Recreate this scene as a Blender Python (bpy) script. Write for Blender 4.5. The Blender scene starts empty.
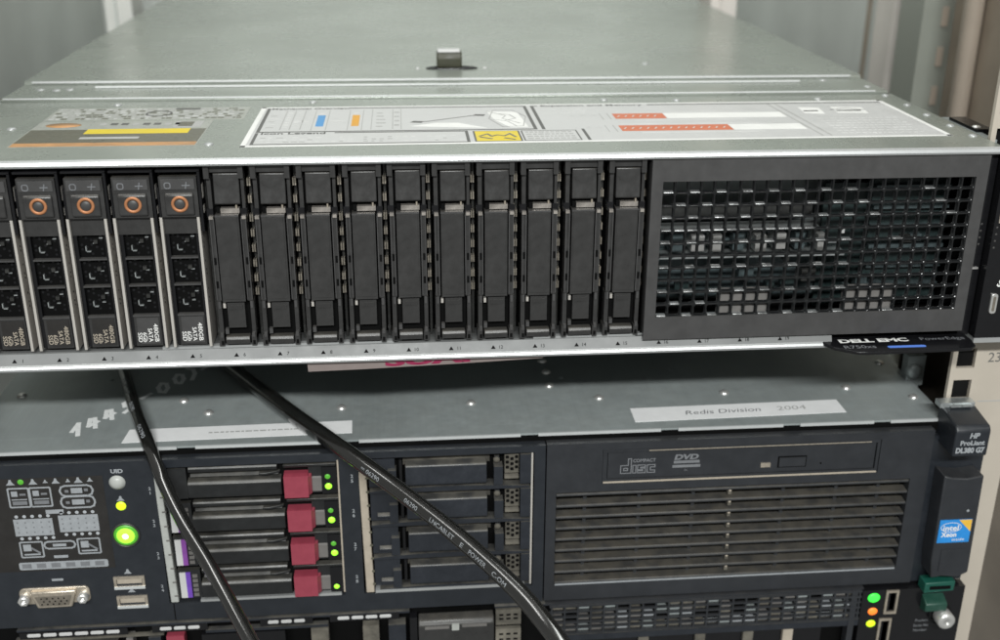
import bpy, bmesh, math, random
from mathutils import Vector, Matrix
random.seed(7)
S = bpy.context.scene
COL = S.collection
MM = 0.001

# ------------------------------------------------------------------ materials
def mat(name, col, rough=0.5, metal=0.0, var=0.12, vscale=60.0, rvar=0.12, bump=0.0, bscale=900.0,
        dust=0.0, dustcol=(0.36, 0.32, 0.25), emit=None, estr=0.0, coat=0.0, trans=0.0, spec=None, streak=0.0, stretch=None, alpha=1.0, blotch=0.0):
    m = bpy.data.materials.new(name); m.use_nodes = True
    nt = m.node_tree; N = nt.nodes; L = nt.links
    b = N['Principled BSDF']
    tc = N.new('ShaderNodeTexCoord')
    src = tc.outputs['Object']
    if stretch:
        mp = N.new('ShaderNodeMapping'); mp.inputs['Scale'].default_value = stretch
        L.new(src, mp.inputs['Vector']); src = mp.outputs['Vector']
    nz = N.new('ShaderNodeTexNoise'); nz.inputs['Scale'].default_value = vscale
    nz.inputs['Detail'].default_value = 6; nz.inputs['Roughness'].default_value = 0.65
    L.new(src, nz.inputs['Vector'])
    mr = N.new('ShaderNodeMapRange')
    mr.inputs['From Min'].default_value = 0.3; mr.inputs['From Max'].default_value = 0.7
    mr.inputs['To Min'].default_value = 1 - var; mr.inputs['To Max'].default_value = 1 + var
    L.new(nz.outputs['Fac'], mr.inputs['Value'])
    mul = N.new('ShaderNodeVectorMath'); mul.operation = 'SCALE'
    mul.inputs[0].default_value = col
    L.new(mr.outputs['Result'], mul.inputs['Scale'])
    colout = mul.outputs['Vector']
    if blotch:
        bz = N.new('ShaderNodeTexNoise'); bz.inputs['Scale'].default_value = 14; bz.inputs['Detail'].default_value = 3
        L.new(tc.outputs['Object'], bz.inputs['Vector'])
        br = N.new('ShaderNodeMapRange'); br.inputs['From Min'].default_value = .35; br.inputs['From Max'].default_value = .65
        br.inputs['To Min'].default_value = 1 - blotch; br.inputs['To Max'].default_value = 1 + blotch
        L.new(bz.outputs['Fac'], br.inputs['Value'])
        m2 = N.new('ShaderNodeVectorMath'); m2.operation = 'SCALE'
        L.new(colout, m2.inputs[0]); L.new(br.outputs['Result'], m2.inputs['Scale']); colout = m2.outputs['Vector']
    if streak:
        sm = N.new('ShaderNodeMapping'); sm.inputs['Scale'].default_value = (900, 9, 9); sm.inputs['Rotation'].default_value = (0, 0, .06)
        L.new(tc.outputs['Object'], sm.inputs['Vector'])
        sn = N.new('ShaderNodeTexNoise'); sn.inputs['Scale'].default_value = 1.0; sn.inputs['Detail'].default_value = 4
        L.new(sm.outputs['Vector'], sn.inputs['Vector'])
        s2 = N.new('ShaderNodeMapping'); s2.inputs['Scale'].default_value = (6, 160, 9); s2.inputs['Rotation'].default_value = (0, 0, .5)
        L.new(tc.outputs['Object'], s2.inputs['Vector'])
        sv2 = N.new('ShaderNodeTexNoise'); sv2.inputs['Scale'].default_value = 4.0; sv2.inputs['Detail'].default_value = 2
        L.new(s2.outputs['Vector'], sv2.inputs['Vector'])
        cr = N.new('ShaderNodeMapRange'); cr.inputs['From Min'].default_value = .70; cr.inputs['From Max'].default_value = .78
        cr.inputs['To Min'].default_value = 1; cr.inputs['To Max'].default_value = 1 + streak*4
        L.new(sv2.outputs['Fac'], cr.inputs['Value'])
        sr = N.new('ShaderNodeMapRange'); sr.inputs['From Min'].default_value = .3; sr.inputs['From Max'].default_value = .7
        sr.inputs['To Min'].default_value = 1 - streak; sr.inputs['To Max'].default_value = 1 + streak
        L.new(sn.outputs['Fac'], sr.inputs['Value'])
        pm = N.new('ShaderNodeMath'); pm.operation = 'MULTIPLY'
        L.new(sr.outputs['Result'], pm.inputs[0]); L.new(cr.outputs['Result'], pm.inputs[1])
        m3 = N.new('ShaderNodeVectorMath'); m3.operation = 'SCALE'
        L.new(colout, m3.inputs[0]); L.new(pm.outputs[0], m3.inputs['Scale']); colout = m3.outputs['Vector']
    if dust > 0:
        ge = N.new('ShaderNodeNewGeometry'); sx = N.new('ShaderNodeSeparateXYZ')
        L.new(ge.outputs['Normal'], sx.inputs[0])
        ur = N.new('ShaderNodeMapRange'); ur.inputs['From Min'].default_value = 0.1; ur.inputs['From Max'].default_value = 0.75
        ur.inputs['To Max'].default_value = dust
        L.new(sx.outputs['Z'], ur.inputs['Value'])
        dz = N.new('ShaderNodeTexNoise'); dz.inputs['Scale'].default_value = 130; dz.inputs['Detail'].default_value = 5
        L.new(tc.outputs['Object'], dz.inputs['Vector'])
        dr = N.new('ShaderNodeMapRange'); dr.inputs['From Min'].default_value = .35; dr.inputs['From Max'].default_value = .6
        dr.inputs['To Min'].default_value = .35
        L.new(dz.outputs['Fac'], dr.inputs['Value'])
        mm = N.new('ShaderNodeMath'); mm.operation = 'MULTIPLY'
        L.new(ur.outputs['Result'], mm.inputs[0]); L.new(dr.outputs['Result'], mm.inputs[1])
        mx = N.new('ShaderNodeMix'); mx.data_type = 'RGBA'
        L.new(mm.outputs[0], mx.inputs['Factor']); L.new(colout, mx.inputs['A'])
        mx.inputs['B'].default_value = (*dustcol, 1)
        colout = mx.outputs['Result']
    L.new(colout, b.inputs['Base Color'])
    rr = N.new('ShaderNodeMapRange')
    rr.inputs['From Min'].default_value = 0.3; rr.inputs['From Max'].default_value = 0.7
    rr.inputs['To Min'].default_value = max(0.03, rough - rvar); rr.inputs['To Max'].default_value = min(1, rough + rvar)
    L.new(nz.outputs['Fac'], rr.inputs['Value']); L.new(rr.outputs['Result'], b.inputs['Roughness'])
    b.inputs['Metallic'].default_value = metal
    if spec is not None: b.inputs['Specular IOR Level'].default_value = spec
    if coat: b.inputs['Coat Weight'].default_value = coat
    if trans: b.inputs['Transmission Weight'].default_value = trans
    if alpha < 1: b.inputs['Alpha'].default_value = alpha
    if emit:
        b.inputs['Emission Color'].default_value = (*emit, 1); b.inputs['Emission Strength'].default_value = estr
    if bump:
        n2 = N.new('ShaderNodeTexNoise'); n2.inputs['Scale'].default_value = bscale; n2.inputs['Detail'].default_value = 3
        L.new(src, n2.inputs['Vector'])
        bp = N.new('ShaderNodeBump'); bp.inputs['Strength'].default_value = bump*.35; bp.inputs['Distance'].default_value = 0.0003
        L.new(n2.outputs['Fac'], bp.inputs['Height']); L.new(bp.outputs['Normal'], b.inputs['Normal'])
    return m

M = {}
M['lid'] = mat('galvanised_lid', (.268, .290, .259), .28, .36, .04, 25, .06, .012, 700, blotch=.07, streak=.018)
M['lidedge'] = mat('bare_lid_edge', (.43, .44, .44), .34, .5, .02, 60, .03)
M['zinc'] = mat('zinc_sheet', (.285, .315, .315), .40, .25, .07, 200, .10, .03, 1200, dust=.06, blotch=.10, streak=.025)
M['zincedge'] = mat('zinc_cut_edge', (.60, .62, .62), .4, .4, .03, 60, .04)
M['flange'] = mat('steel_flange', (.135, .138, .137), .5, .1, .03, 80, .06, .03, 1500, blotch=.04)
M['black'] = mat('black_plastic', (.029, .0284, .028), .34, 0, .14, 180, .12, .20, 2600, dust=.08, blotch=.10)
M['graphite'] = mat('graphite_plastic', (.048, .047, .047), .45, 0, .08, 150, .10, .18, 2600, dust=.04, blotch=.06)
M['gloss'] = mat('gloss_black_plastic', (.007, .007, .008), .2, 0, .1, 200, .05, spec=.4)
M['void'] = mat('dark_interior', (.003, .003, .003), .7, 0, .2, 50, spec=.08)
M['cage'] = mat('dark_cage_metal', (.05, .05, .048), .4, .5, .2, 300)
M['rail'] = mat('carrier_rail_steel', (.56, .53, .49), .36, .45, .04, 60, .05)
M['contact'] = mat('contact_steel', (.40, .36, .30), .35, .6, .3, 500)
M['bezel'] = mat('navy_black_bezel', (.0140, .0168, .0215), .40, 0, .10, 120, .10, .10, 2500, dust=.02, blotch=.08)
M['bezel2'] = mat('grey_navy_bezel', (.0200, .0218, .0255), .42, 0, .10, 120, .10, .10, 2500, dust=.03, blotch=.08)
M['hpblank'] = mat('bay_blank_plastic', (.015, .0178, .0235), .40, 0, .14, 200, .1, .1, 2500, dust=.6, dustcol=(.15, .14, .118))
M['hpdrive'] = mat('drive_handle_plastic', (.013, .0138, .0145), .38, 0, .2, 200, .1, .1, 2500, dust=.5, dustcol=(.12, .112, .095))
M['louver'] = mat('dusty_louver', (.024, .0255, .028), .45, 0, .2, 200, .1, .1, 2500, dust=.45, dustcol=(.125, .110, .085))
M['dusty'] = mat('dust_covered', (.105, .096, .078), .85, 0, .6, 75, .1, .3, 900, blotch=.4)
M['red'] = mat('maroon_latch_button', (.25, .040, .062), .40, 0, .08, 300, .1, .06, 2500)
M['white'] = mat('white_print', (.68, .68, .66), .6, 0, .05)
M['greyprint'] = mat('grey_print', (.27, .285, .30), .6, 0, .10, 400)
M['dimprint'] = mat('dim_grey_print', (.15, .155, .165), .6, 0, .08, 400)
M['paper'] = mat('label_paper', (.47, .47, .465), .4, 0, .03, 60)
M['ink'] = mat('label_ink', (.10, .10, .095), .6, 0, .1)
M['midink'] = mat('label_mid_ink', (.36, .36, .35), .6, 0, .1)
M['paleink'] = mat('label_pale_ink', (.55, .55, .54), .6, 0, .1)
M['mesh'] = mat('black_mesh_metal', (.008, .0085, .009), .2, 0, .1, 200, .04)
M['lip'] = mat('mesh_glint_lip', (.48, .49, .49), .22, .8, .4, 130)
M['panelface'] = mat('brown_black_overlay', (.017, .0155, .0145), .45, 0, .1, 100)
M['seam'] = mat('seam_highlight_metal', (.66, .67, .67), .35, .15, .02, 60, .03)
M['clip'] = mat('spring_clip_steel', (.36, .33, .30), .3, .6, .35, 260)
M['railgrey'] = mat('rail_grey_paint', (.27, .285, .25), .45, 0, .05, 30)
M['warmband'] = mat('warm_reflection_and_slots', (.40, .34, .28), .4, 0, .08, 12)
M['yellow'] = mat('label_yellow', (.62, .48, .02), .45, 0, .04)
M['orange'] = mat('label_orange', (.58, .29, .03), .5, 0, .05)
M['blue'] = mat('label_blue', (.07, .25, .50), .5, 0, .05)
M['hatch'] = mat('label_red_orange', (.50, .14, .065), .5, 0, .15, 500)
M['film'] = mat('label_clear_film', (.30, .31, .28), .35, 0, .10, 250)
M['brown'] = mat('label_brown_band', (.10, .095, .07), .35, 0, .2, 120)
M['burnt'] = mat('label_burnt_orange', (.42, .22, .09), .4, 0, .2, 120)
M['copper'] = mat('copper_ring', (.40, .17, .075), .42, .3, .1, 500)
M['buttongrey'] = mat('button_grey', (.045, .044, .042), .45, 0, .1, 300)
M['beige'] = mat('beige_powder_coat', (.43, .385, .325), .5, 0, .04, 30, .08, .10, 1800, blotch=.04)
M['panel'] = mat('grey_green_powder_coat', (.585, .61, .58), .5, 0, .05, 12, .08, .08, 1500, blotch=.05)
M['taupe'] = mat('taupe_panel_tone', (.32, .27, .215), .36, 0, .10, 10, .08, .08, 1500, blotch=.2)
M['paleposts'] = mat('pale_powder_coat', (.70, .70, .66), .5, 0, .04, 30, .08, .08, 1500)
M['pinkpost'] = mat('pale_warm_powder_coat', (.66, .62, .575), .5, 0, .06, 14, .08, .08, 1500, blotch=.08)
M['gapshade'] = mat('dark_brown_shade', (.022, .018, .014), .55, 0, .2, 20)
M['olive'] = mat('olive_latch_plastic', (.04, .04, .024), .5, 0, .2, 200)
M['hole'] = mat('hole_dark', (.006, .006, .006), .8, spec=.1)
M['tape'] = mat('white_tape', (.76, .76, .76), .5, 0, .03, 120)
M['pinktape'] = mat('pinkish_tape', (.20, .165, .155), .6, 0, .05, 120)
M['pinkink'] = mat('pink_marker', (.23, .012, .055), .5, 0, .15, 400)
M['marker'] = mat('white_marker', (.74, .75, .74), .6, 0, .12, 900)
M['penink'] = mat('pen_ink', (.16, .16, .17), .6, 0, .1)
M['cable'] = mat('black_cable_jacket', (.006, .0057, .005), .17, 0, .08, 60, .05, .015, 300, spec=1.0, coat=.6)
M['chrome'] = mat('bright_nickel', (.68, .67, .65), .30, .75, .03, 60, .05)
M['port'] = mat('tin_port_shell', (.50, .44, .36), .35, .7, .15, 500)
M['portdark'] = mat('port_insert', (.12, .105, .085), .6, 0, .3, 300)
M['green'] = mat('green_plastic', (.006, .068, .048), .45, 0, .1, 300)
M['darkgreen'] = mat('dark_green_plastic', (.012, .05, .035), .4, 0, .1, 300)
M['pcb'] = mat('circuit_board', (.018, .03, .03), .4, .1, .3, 300)
M['tealgrey'] = mat('heatsink_teal', (.085, .11, .116), .35, .4, .3, 300)
M['greypad'] = mat('grey_pad', (.125, .118, .112), .7, 0, .1, 300)
M['silver'] = mat('silver_bracket', (.55, .58, .58), .35, .8, .2, 300)
M['purple'] = mat('purple_label', (.20, .055, .28), .5, 0, .1, 300)
M['violet'] = mat('violet_label', (.13, .05, .36), .5, 0, .1, 300)
M['clear'] = mat('frosted_light_pipe', (.36, .37, .35), .4, 0, .1, 200)
M['tan'] = mat('tan_light_pipe', (.36, .315, .255), .4, 0, .12, 200)
M['led_g'] = mat('green_led_lit', (.2, .6, .05), .4, emit=(.30, 1.0, .02), estr=1.6)
M['led_gd'] = mat('green_led_dim', (.06, .25, .03), .4, emit=(.12, .55, .02), estr=.35)
M['led_y'] = mat('yellow_green_led_lit', (.5, .6, .02), .4, emit=(.58, 1.0, .01), estr=.95)
M['led_w'] = mat('power_button_glow', (.6, .9, .4), .4, emit=(.75, 1.0, .45), estr=2.2)
M['led_green'] = mat('pure_green_led_lit', (.05, .6, .05), .4, emit=(.03, 1.0, .05), estr=1.3)
M['led_o'] = mat('orange_led_lit', (.7, .2, .03), .4, emit=(1.0, .15, .012), estr=1.0)
M['bluebar'] = mat('blue_stripe', (.09, .2, .62), .5, 0, .03)
M['badge_blue'] = mat('badge_blue', (.02, .22, .58), .35, 0, .12, 200)
M['badge_gold'] = mat('badge_gold', (.70, .42, .05), .35, 0, .08, 200)

# ------------------------------------------------------------------ mesh builder (millimetres)
class MB:
    def __init__(self):
        self.bm = bmesh.new(); self.ms = []
    def mi(self, m):
        if m not in self.ms: self.ms.append(m)
        return self.ms.index(m)
    def _bev(self, faces, b, seg=2, limit=None):
        if b <= 0: return
        es = set()
        for f in faces:
            for e in f.edges: es.add(e)
        es = [e for e in es if len(e.link_faces) == 2 and e.calc_face_angle(0) > math.radians(25)]
        if limit: es = [e for e in es if limit(e)]
        i = faces[0].material_index
        r = bmesh.ops.bevel(self.bm, geom=es, offset=b, segments=seg, affect='EDGES', profile=.5, clamp_overlap=True, material=-1)
        for f in r['faces']: f.material_index = i; f.smooth = True
    def box(self, x0, x1, y0, y1, z0, z1, m, b=0.25, seg=2):
        if x0 > x1: x0, x1 = x1, x0
        if y0 > y1: y0, y1 = y1, y0
        if z0 > z1: z0, z1 = z1, z0
        v = [self.bm.verts.new(p) for p in ((x0,y0,z0),(x1,y0,z0),(x1,y1,z0),(x0,y1,z0),(x0,y0,z1),(x1,y0,z1),(x1,y1,z1),(x0,y1,z1))]
        F = []
        for q in ((3,2,1,0),(4,5,6,7),(0,1,5,4),(1,2,6,5),(2,3,7,6),(3,0,4,7)):
            f = self.bm.faces.new([v[i] for i in q]); f.material_index = self.mi(m); F.append(f)
        b = min(b, .45*min(x1-x0, y1-y0, z1-z0))
        self._bev(F, b, seg)
        return self
    def prism(self, pts, axis, a0, a1, m, b=0.0, seg=2, limit=None):
        """extrude a 2D outline; axis 'x': pts are (y,z); 'y': (x,z); 'z': (x,y)"""
        def P(p, a):
            return {'x': (a, p[0], p[1]), 'y': (p[0], a, p[1]), 'z': (p[0], p[1], a)}[axis]
        A = [self.bm.verts.new(P(p, a0)) for p in pts]; B = [self.bm.verts.new(P(p, a1)) for p in pts]
        n = len(pts); F = [self.bm.faces.new(A), self.bm.faces.new(B[::-1])]
        for i in range(n): F.append(self.bm.faces.new([A[i], B[i], B[(i+1) % n], A[(i+1) % n]]))
        for f in F: f.material_index = self.mi(m)
        bmesh.ops.recalc_face_normals(self.bm, faces=F)
        self._bev(F, b, seg, limit)
        return self
    def quad(self, ps, m):
        f = self.bm.faces.new([self.bm.verts.new(p) for p in ps]); f.material_index = self.mi(m); return self
    def _frame(self, axis):
        return {'x': (Vector((0,1,0)), Vector((0,0,1)), Vector((1,0,0))), 'y': (Vector((1,0,0)), Vector((0,0,1)), Vector((0,-1,0))),
                'z': (Vector((1,0,0)), Vector((0,1,0)), Vector((0,0,1)))}[axis]
    def lathe(self, c, axis, prof, m, n=24, sx=1.0, sy=1.0):
        """profile [(radius, height)] along the axis ('y' rises towards the viewer, -Y)"""
        u, v, w = self._frame(axis); c = Vector(c); rings = []
        for r, h in prof:
            if r <= 1e-6: rings.append([self.bm.verts.new(c + w*h)])
            else: rings.append([self.bm.verts.new(c + w*h + u*(r*sx*math.cos(2*math.pi*i/n)) + v*(r*sy*math.sin(2*math.pi*i/n))) for i in range(n)])
        F = []
        for a, b in zip(rings, rings[1:]):
            for i in range(n):
                j = (i+1) % n
                if len(a) == 1 and len(b) == 1: continue
                if len(a) == 1: q = [a[0], b[i], b[j]]
                elif len(b) == 1: q = [a[i], a[j], b[0]]
                else: q = [a[i], a[j], b[j], b[i]]
                f = self.bm.faces.new(q); f.material_index = self.mi(m); f.smooth = True; F.append(f)
        bmesh.ops.recalc_face_normals(self.bm, faces=F)
        return self
    def dome(self, c, axis, r, h, m, n=16):
        return self.lathe(c, axis, [(r, 0), (r*.92, h*.45), (r*.6, h*.85), (0, h)], m, n)
    def disc(self, c, axis, r, h, m, n=20, b=.2):
        return self.lathe(c, axis, [(r, 0), (r, h-b), (r-b, h), (0, h)], m, n)
    def ring(self, c, axis, r0, r1, h, m, n=28):
        return self.lathe(c, axis, [(r1, 0), (r1, h*.6), (r1-(r1-r0)*.3, h), (r0+(r1-r0)*.3, h), (r0, h*.6), (r0, 0)], m, n)
    def loop(self, pts, w, y, t, m):
        """closed outline strip in an XZ plane facing -Y, stroke width w"""
        n = len(pts)
        for i in range(n): self.stroke([pts[i], pts[(i+1) % n]], w, y, t, m)
        return self
    def stroke(self, pts, w, a, t, m, plane='xz', cap=True):
        for p, q in zip(pts, pts[1:]):
            d = Vector((q[0]-p[0], q[1]-p[1])); L = d.length
            if L < 1e-6: continue
            d /= L; nrm = Vector((-d.y, d.x))*w/2; e = d*(w*.45 if cap else 0)
            c = [(p[0]-e.x+nrm.x, p[1]-e.y+nrm.y), (q[0]+e.x+nrm.x, q[1]+e.y+nrm.y), (q[0]+e.x-nrm.x, q[1]+e.y-nrm.y), (p[0]-e.x-nrm.x, p[1]-e.y-nrm.y)]
            a2 = a + random.uniform(0, .006)
            if plane == 'xz': self.prism(c, 'y', a2-t, a2, m)
            else: self.prism(c, 'z', a2, a2+t, m)
        return self
    def rrect(self, x0, x1, z0, z1, r, n=4):
        P = []
        for cx, cz, a0 in ((x1-r, z1-r, 0), (x0+r, z1-r, 90), (x0+r, z0+r, 180), (x1-r, z0+r, 270)):
            for i in range(n+1):
                a = math.radians(a0 + 90*i/n); P.append((cx+r*math.cos(a), cz+r*math.sin(a)))
        return P
    def plate(self, x0, x1, z0, z1, holes, y0, y1, m, b=.35):
        """flat plate facing -Y (front y0, back y1) with rectangular holes, as one closed surface"""
        xs = sorted({x0, x1} | {h[0] for h in holes} | {h[1] for h in holes})
        zs = sorted({z0, z1} | {h[2] for h in holes} | {h[3] for h in holes})
        solid = lambda i, j: 0 <= i < len(xs)-1 and 0 <= j < len(zs)-1 and not any(
            h[0] <= (xs[i]+xs[i+1])/2 <= h[1] and h[2] <= (zs[j]+zs[j+1])/2 <= h[3] for h in holes)
        V = {}
        def vert(i, j, k):
            if (i, j, k) not in V: V[(i, j, k)] = self.bm.verts.new((xs[i], (y0, y1)[k], zs[j]))
            return V[(i, j, k)]
        F = []
        def face(*vs):
            f = self.bm.faces.new([vert(*v) for v in vs]); f.material_index = self.mi(m); F.append(f)
        for i in range(len(xs)-1):
            for j in range(len(zs)-1):
                if not solid(i, j): continue
                face((i,j,0), (i+1,j,0), (i+1,j+1,0), (i,j+1,0)); face((i,j,1), (i,j+1,1), (i+1,j+1,1), (i+1,j,1))
                if not solid(i-1, j): face((i,j,0), (i,j+1,0), (i,j+1,1), (i,j,1))
                if not solid(i+1, j): face((i+1,j,0), (i+1,j,1), (i+1,j+1,1), (i+1,j+1,0))
                if not solid(i, j-1): face((i,j,0), (i,j,1), (i+1,j,1), (i+1,j,0))
                if not solid(i, j+1): face((i,j+1,0), (i+1,j+1,0), (i+1,j+1,1), (i,j+1,1))
        self._bev(F, b, 2, lambda e: all(abs(v.co.y-y0) < 1e-4 for v in e.verts))
        return self
    def mesh_panel(self, x0, z0, nx, nz, p, pz, w, r, y0, y1, m):
        """perforated sheet: nx x nz rounded-square holes"""
        mi = self.mi(m)
        for i in range(nx):
            for j in range(nz):
                ax, az = x0+i*p, z0+j*pz; cx, cz = ax+p/2, az+pz/2
                inn = self.rrect(ax+w/2, ax+p-w/2, az+w/2, az+pz-w/2, r, 3); n = len(inn)
                wf = w*.45; wide = self.rrect(ax+wf/2, ax+p-wf/2, az+wf/2, az+pz-wf/2, r, 3)
                out = []
                for q in inn:
                    dx, dz = q[0]-cx, q[1]-cz
                    s = max(abs(dx)/(p/2), abs(dz)/(pz/2)); 
                    k = 1/s; out.append((cx+dx*k, cz+dz*k))
                # snap the middle of each corner to the true cell corner
                for c in range(4):
                    pass
                for y, flip in ((y0, 0), (y1, 1)):
                    I = [self.bm.verts.new((q[0], y, q[1])) for q in (inn if flip else wide)]; O = [self.bm.verts.new((q[0], y, q[1])) for q in out]
                    for k in range(n):
                        l = (k+1) % n
                        q = [O[k], I[k], I[l], O[l]]
                        f = self.bm.faces.new(q if flip else q[::-1]); f.material_index = mi
                        same = abs(out[k][0]-out[l][0]) < 1e-5 or abs(out[k][1]-out[l][1]) < 1e-5
                        if not same:
                            cpt = self.bm.verts.new((cx+math.copysign(p/2, out[k][0]+out[l][0]-2*cx), y, cz+math.copysign(pz/2, out[k][1]+out[l][1]-2*cz)))
                            q = [O[k], O[l], cpt]
                            f = self.bm.faces.new(q if not flip else q[::-1]); f.material_index = mi
                    if not flip:
                        I0 = [self.bm.verts.new((q[0], y0+w*.3, q[1])) for q in inn]
                        for k in range(n):
                            l = (k+1) % n
                            f = self.bm.faces.new([I[k], I0[k], I0[l], I[l]]); f.material_index = mi
                    else:
                        for k in range(n):
                            l = (k+1) % n
                            f = self.bm.faces.new([I0[k], I[k], I[l], I0[l]]); f.material_index = mi; f.smooth = True
        return self
    def tube(self, pts, r, m, n=20):
        pts = [Vector(p) for p in pts]; rings = []
        fr = tube_frames(pts)
        for p, (t, u, v) in zip(pts, fr):
            rings.append([self.bm.verts.new(p + (u*math.cos(2*math.pi*i/n) + v*math.sin(2*math.pi*i/n))*r) for i in range(n)])
        F = []
        for a, b in zip(rings, rings[1:]):
            for i in range(n):
                j = (i+1) % n
                f = self.bm.faces.new([a[i], a[j], b[j], b[i]]); f.smooth = True; f.material_index = self.mi(m); F.append(f)
        for q in (rings[0], rings[-1]):
            f = self.bm.faces.new(q); f.material_index = self.mi(m); F.append(f)
        bmesh.ops.recalc_face_normals(self.bm, faces=F)
        return self
    def text(self, s, h, p, m, u=(1,0,0), v=(0,0,1), align='c', bold=0.0, w=None, fn=None, valign='c'):
        vs, fs, bb = text_mesh(s, bold)
        x0, x1, y0, y1 = bb; k = h/0.729; kx = k if w is None else w/max(1e-6, x1-x0)
        ox = {'l': x0, 'c': (x0+x1)/2, 'r': x1}[align]; oy = .3645 if valign == 'c' else 0
        p, u, v = Vector(p), Vector(u), Vector(v); mi = self.mi(m)
        V = []
        for x, y in vs:
            a, b = (x-ox)*kx, (y-oy)*k
            V.append(self.bm.verts.new(fn(a, b) if fn else p + u*a + v*b))
        for f in fs:
            try:
                ff = self.bm.faces.new([V[i] for i in f]); ff.material_index = mi
            except ValueError: pass
        return self
    def build(self, name, parent=None, origin=(0,0,0)):
        me = bpy.data.meshes.new(name)
        o = Vector(origin)
        for v in self.bm.verts: v.co = (v.co - o)*MM
        self.bm.to_mesh(me); self.bm.free()
        for m in self.ms: me.materials.append(m)
        ob = bpy.data.objects.new(name, me); COL.objects.link(ob)
        W[ob] = o*MM
        if parent:
            ob.parent = parent; ob.location = o*MM - W[parent]
        else: ob.location = o*MM
        return ob
W = {}
_tc = {}
def text_mesh(s, bold=0.0):
    if (s, bold) in _tc: return _tc[(s, bold)]
    cu = bpy.data.curves.new('lettering', 'FONT'); cu.body = s; cu.resolution_u = 3; cu.offset = bold
    ob = bpy.data.objects.new('lettering', cu); COL.objects.link(ob)
    dg = bpy.context.evaluated_depsgraph_get(); dg.update()
    me = bpy.data.meshes.new_from_object(ob.evaluated_get(dg))
    vs = [(v.co.x, v.co.y) for v in me.vertices]; fs = [tuple(p.vertices) for p in me.polygons]
    bpy.data.objects.remove(ob); bpy.data.curves.remove(cu); bpy.data.meshes.remove(me)
    xs = [v[0] for v in vs] or [0]; ys = [v[1] for v in vs] or [0]
    _tc[(s, bold)] = (vs, fs, (min(xs), max(xs), min(ys), max(ys)))
    return _tc[(s, bold)]
def tube_frames(pts):
    fr = []; u = None
    for i, p in enumerate(pts):
        t = (pts[min(i+1, len(pts)-1)] - pts[max(i-1, 0)]).normalized()
        if u is None: u = Vector((0, 0, 1)).cross(t).normalized()
        u = (u - t*u.dot(t)).normalized(); fr.append((t, u, t.cross(u)))
    return fr
def spline(ctrl, n=14):
    c = [Vector(p) for p in ctrl]; c = [c[0]*2-c[1]] + c + [c[-1]*2-c[-2]]; out = []
    for i in range(1, len(c)-2):
        for k in range(n):
            t = k/n; a, b, d, e = c[i-1], c[i], c[i+1], c[i+2]
            out.append(.5*((2*b) + (d-a)*t + (2*a-5*b+4*d-e)*t*t + (3*b-a-3*d+e)*t**3))
    out.append(c[-2]); return out
def thing(name, label, cat, loc=(0,0,0), group=None):
    o = bpy.data.objects.new(name, None); COL.objects.link(o); o.empty_display_size = .02
    o.location = Vector(loc)*MM; W[o] = Vector(loc)*MM
    o['label'] = label; o['category'] = cat
    if group: o['group'] = group
    return o
def copy_part(src, dx, dz, parent):
    c = src.copy(); COL.objects.link(c); c.parent = parent
    c.location = src.location + Vector((dx, 0, dz))*MM; W[c] = W[src] + Vector((dx, 0, dz))*MM
    for ch in list(src.children):
        d = ch.copy(); COL.objects.link(d); d.parent = c; W[d] = W[ch] + Vector((dx, 0, dz))*MM
    return c

UP = dict(u=(1,0,0), v=(0,1,0))           # lettering lying on a horizontal surface
CX = -71.2                                 # centre line of the rack
P = 17.8                                   # drive slot pitch

# ================================================================== UPPER SERVER
sv = thing('rack_server', 'top server with copper-ringed drives, ten blank bays and a black mesh panel', 'server', (CX, 0, 0))
LX0, LX1 = -289.0, 148.5

b = MB()
b.prism([(-1.6, 84.7), (-1.9, 85.5), (-1.5, 86.4), (-.4, 87.0), (114.8, 87.0), (114.8, 85.4), (1.2, 85.4), (.4, 84.7)], 'x', LX0, LX1, M['lid'])
for x, y in ((-177.4,23), (-265,56), (-141.3,108), (-.6,106), (34.9,103.5), (106,103), (-232,106)):
    b.dome((x, y, 87.0), 'z', 2.0, .8, M['lidedge'], 12)
for x, y in ((143.5,110), (144.5,86), (144,63), (144.5,40), (145,20)):
    b.dome((x, y, 87.0), 'z', 1.9, .8, M['lidedge'], 12)
front = b.build('front_lid', sv)
b = MB(); b.prism([(-2.1, 84.4), (-2.5, 85.3), (-2.0, 86.5), (-.8, 87.2), (-.6, 86.9), (-1.4, 86), (-1.5, 84.4)], 'x', LX0, LX1, M['lidedge'], 0)
b.build('lid_edge', sv)
b = MB()
b.prism([(115.4, 85.4), (115.4, 87.7), (116.2, 88.5), (151.5, 88.5), (153.0, 90.2), (700, 90.2), (700, 85.4)], 'x', LX0+1, LX1-1.5, M['lid'], .3)
b.box(-251, 110, 141.0, 144.4, 88.0, 89.5, M['lid'], .7)
for x, y in ((-276,138), (-268,136.5), (-262,138), (124,146), (141,127), (37.4,192)): b.dome((x, y, 88.4 if y < 150 else 90.1), 'z', 2.2, .7, M['lidedge'], 12)
cover = b.build('rear_cover', sv)
b = MB()
b.box(LX0+2, LX1-8, 115.5, 115.95, 88.1, 88.66, M['seam'], .15)  # pale strips paint the highlights along the cover's step edges
b.box(-284, 141, 151.6, 152.8, 89.3, 90.1, M['seam'], .2)
b.box(-250.5, 109.5, 140.7, 141.6, 88.8, 89.52, M['seam'], .2)
b.build('seam_highlight', sv)

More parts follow.
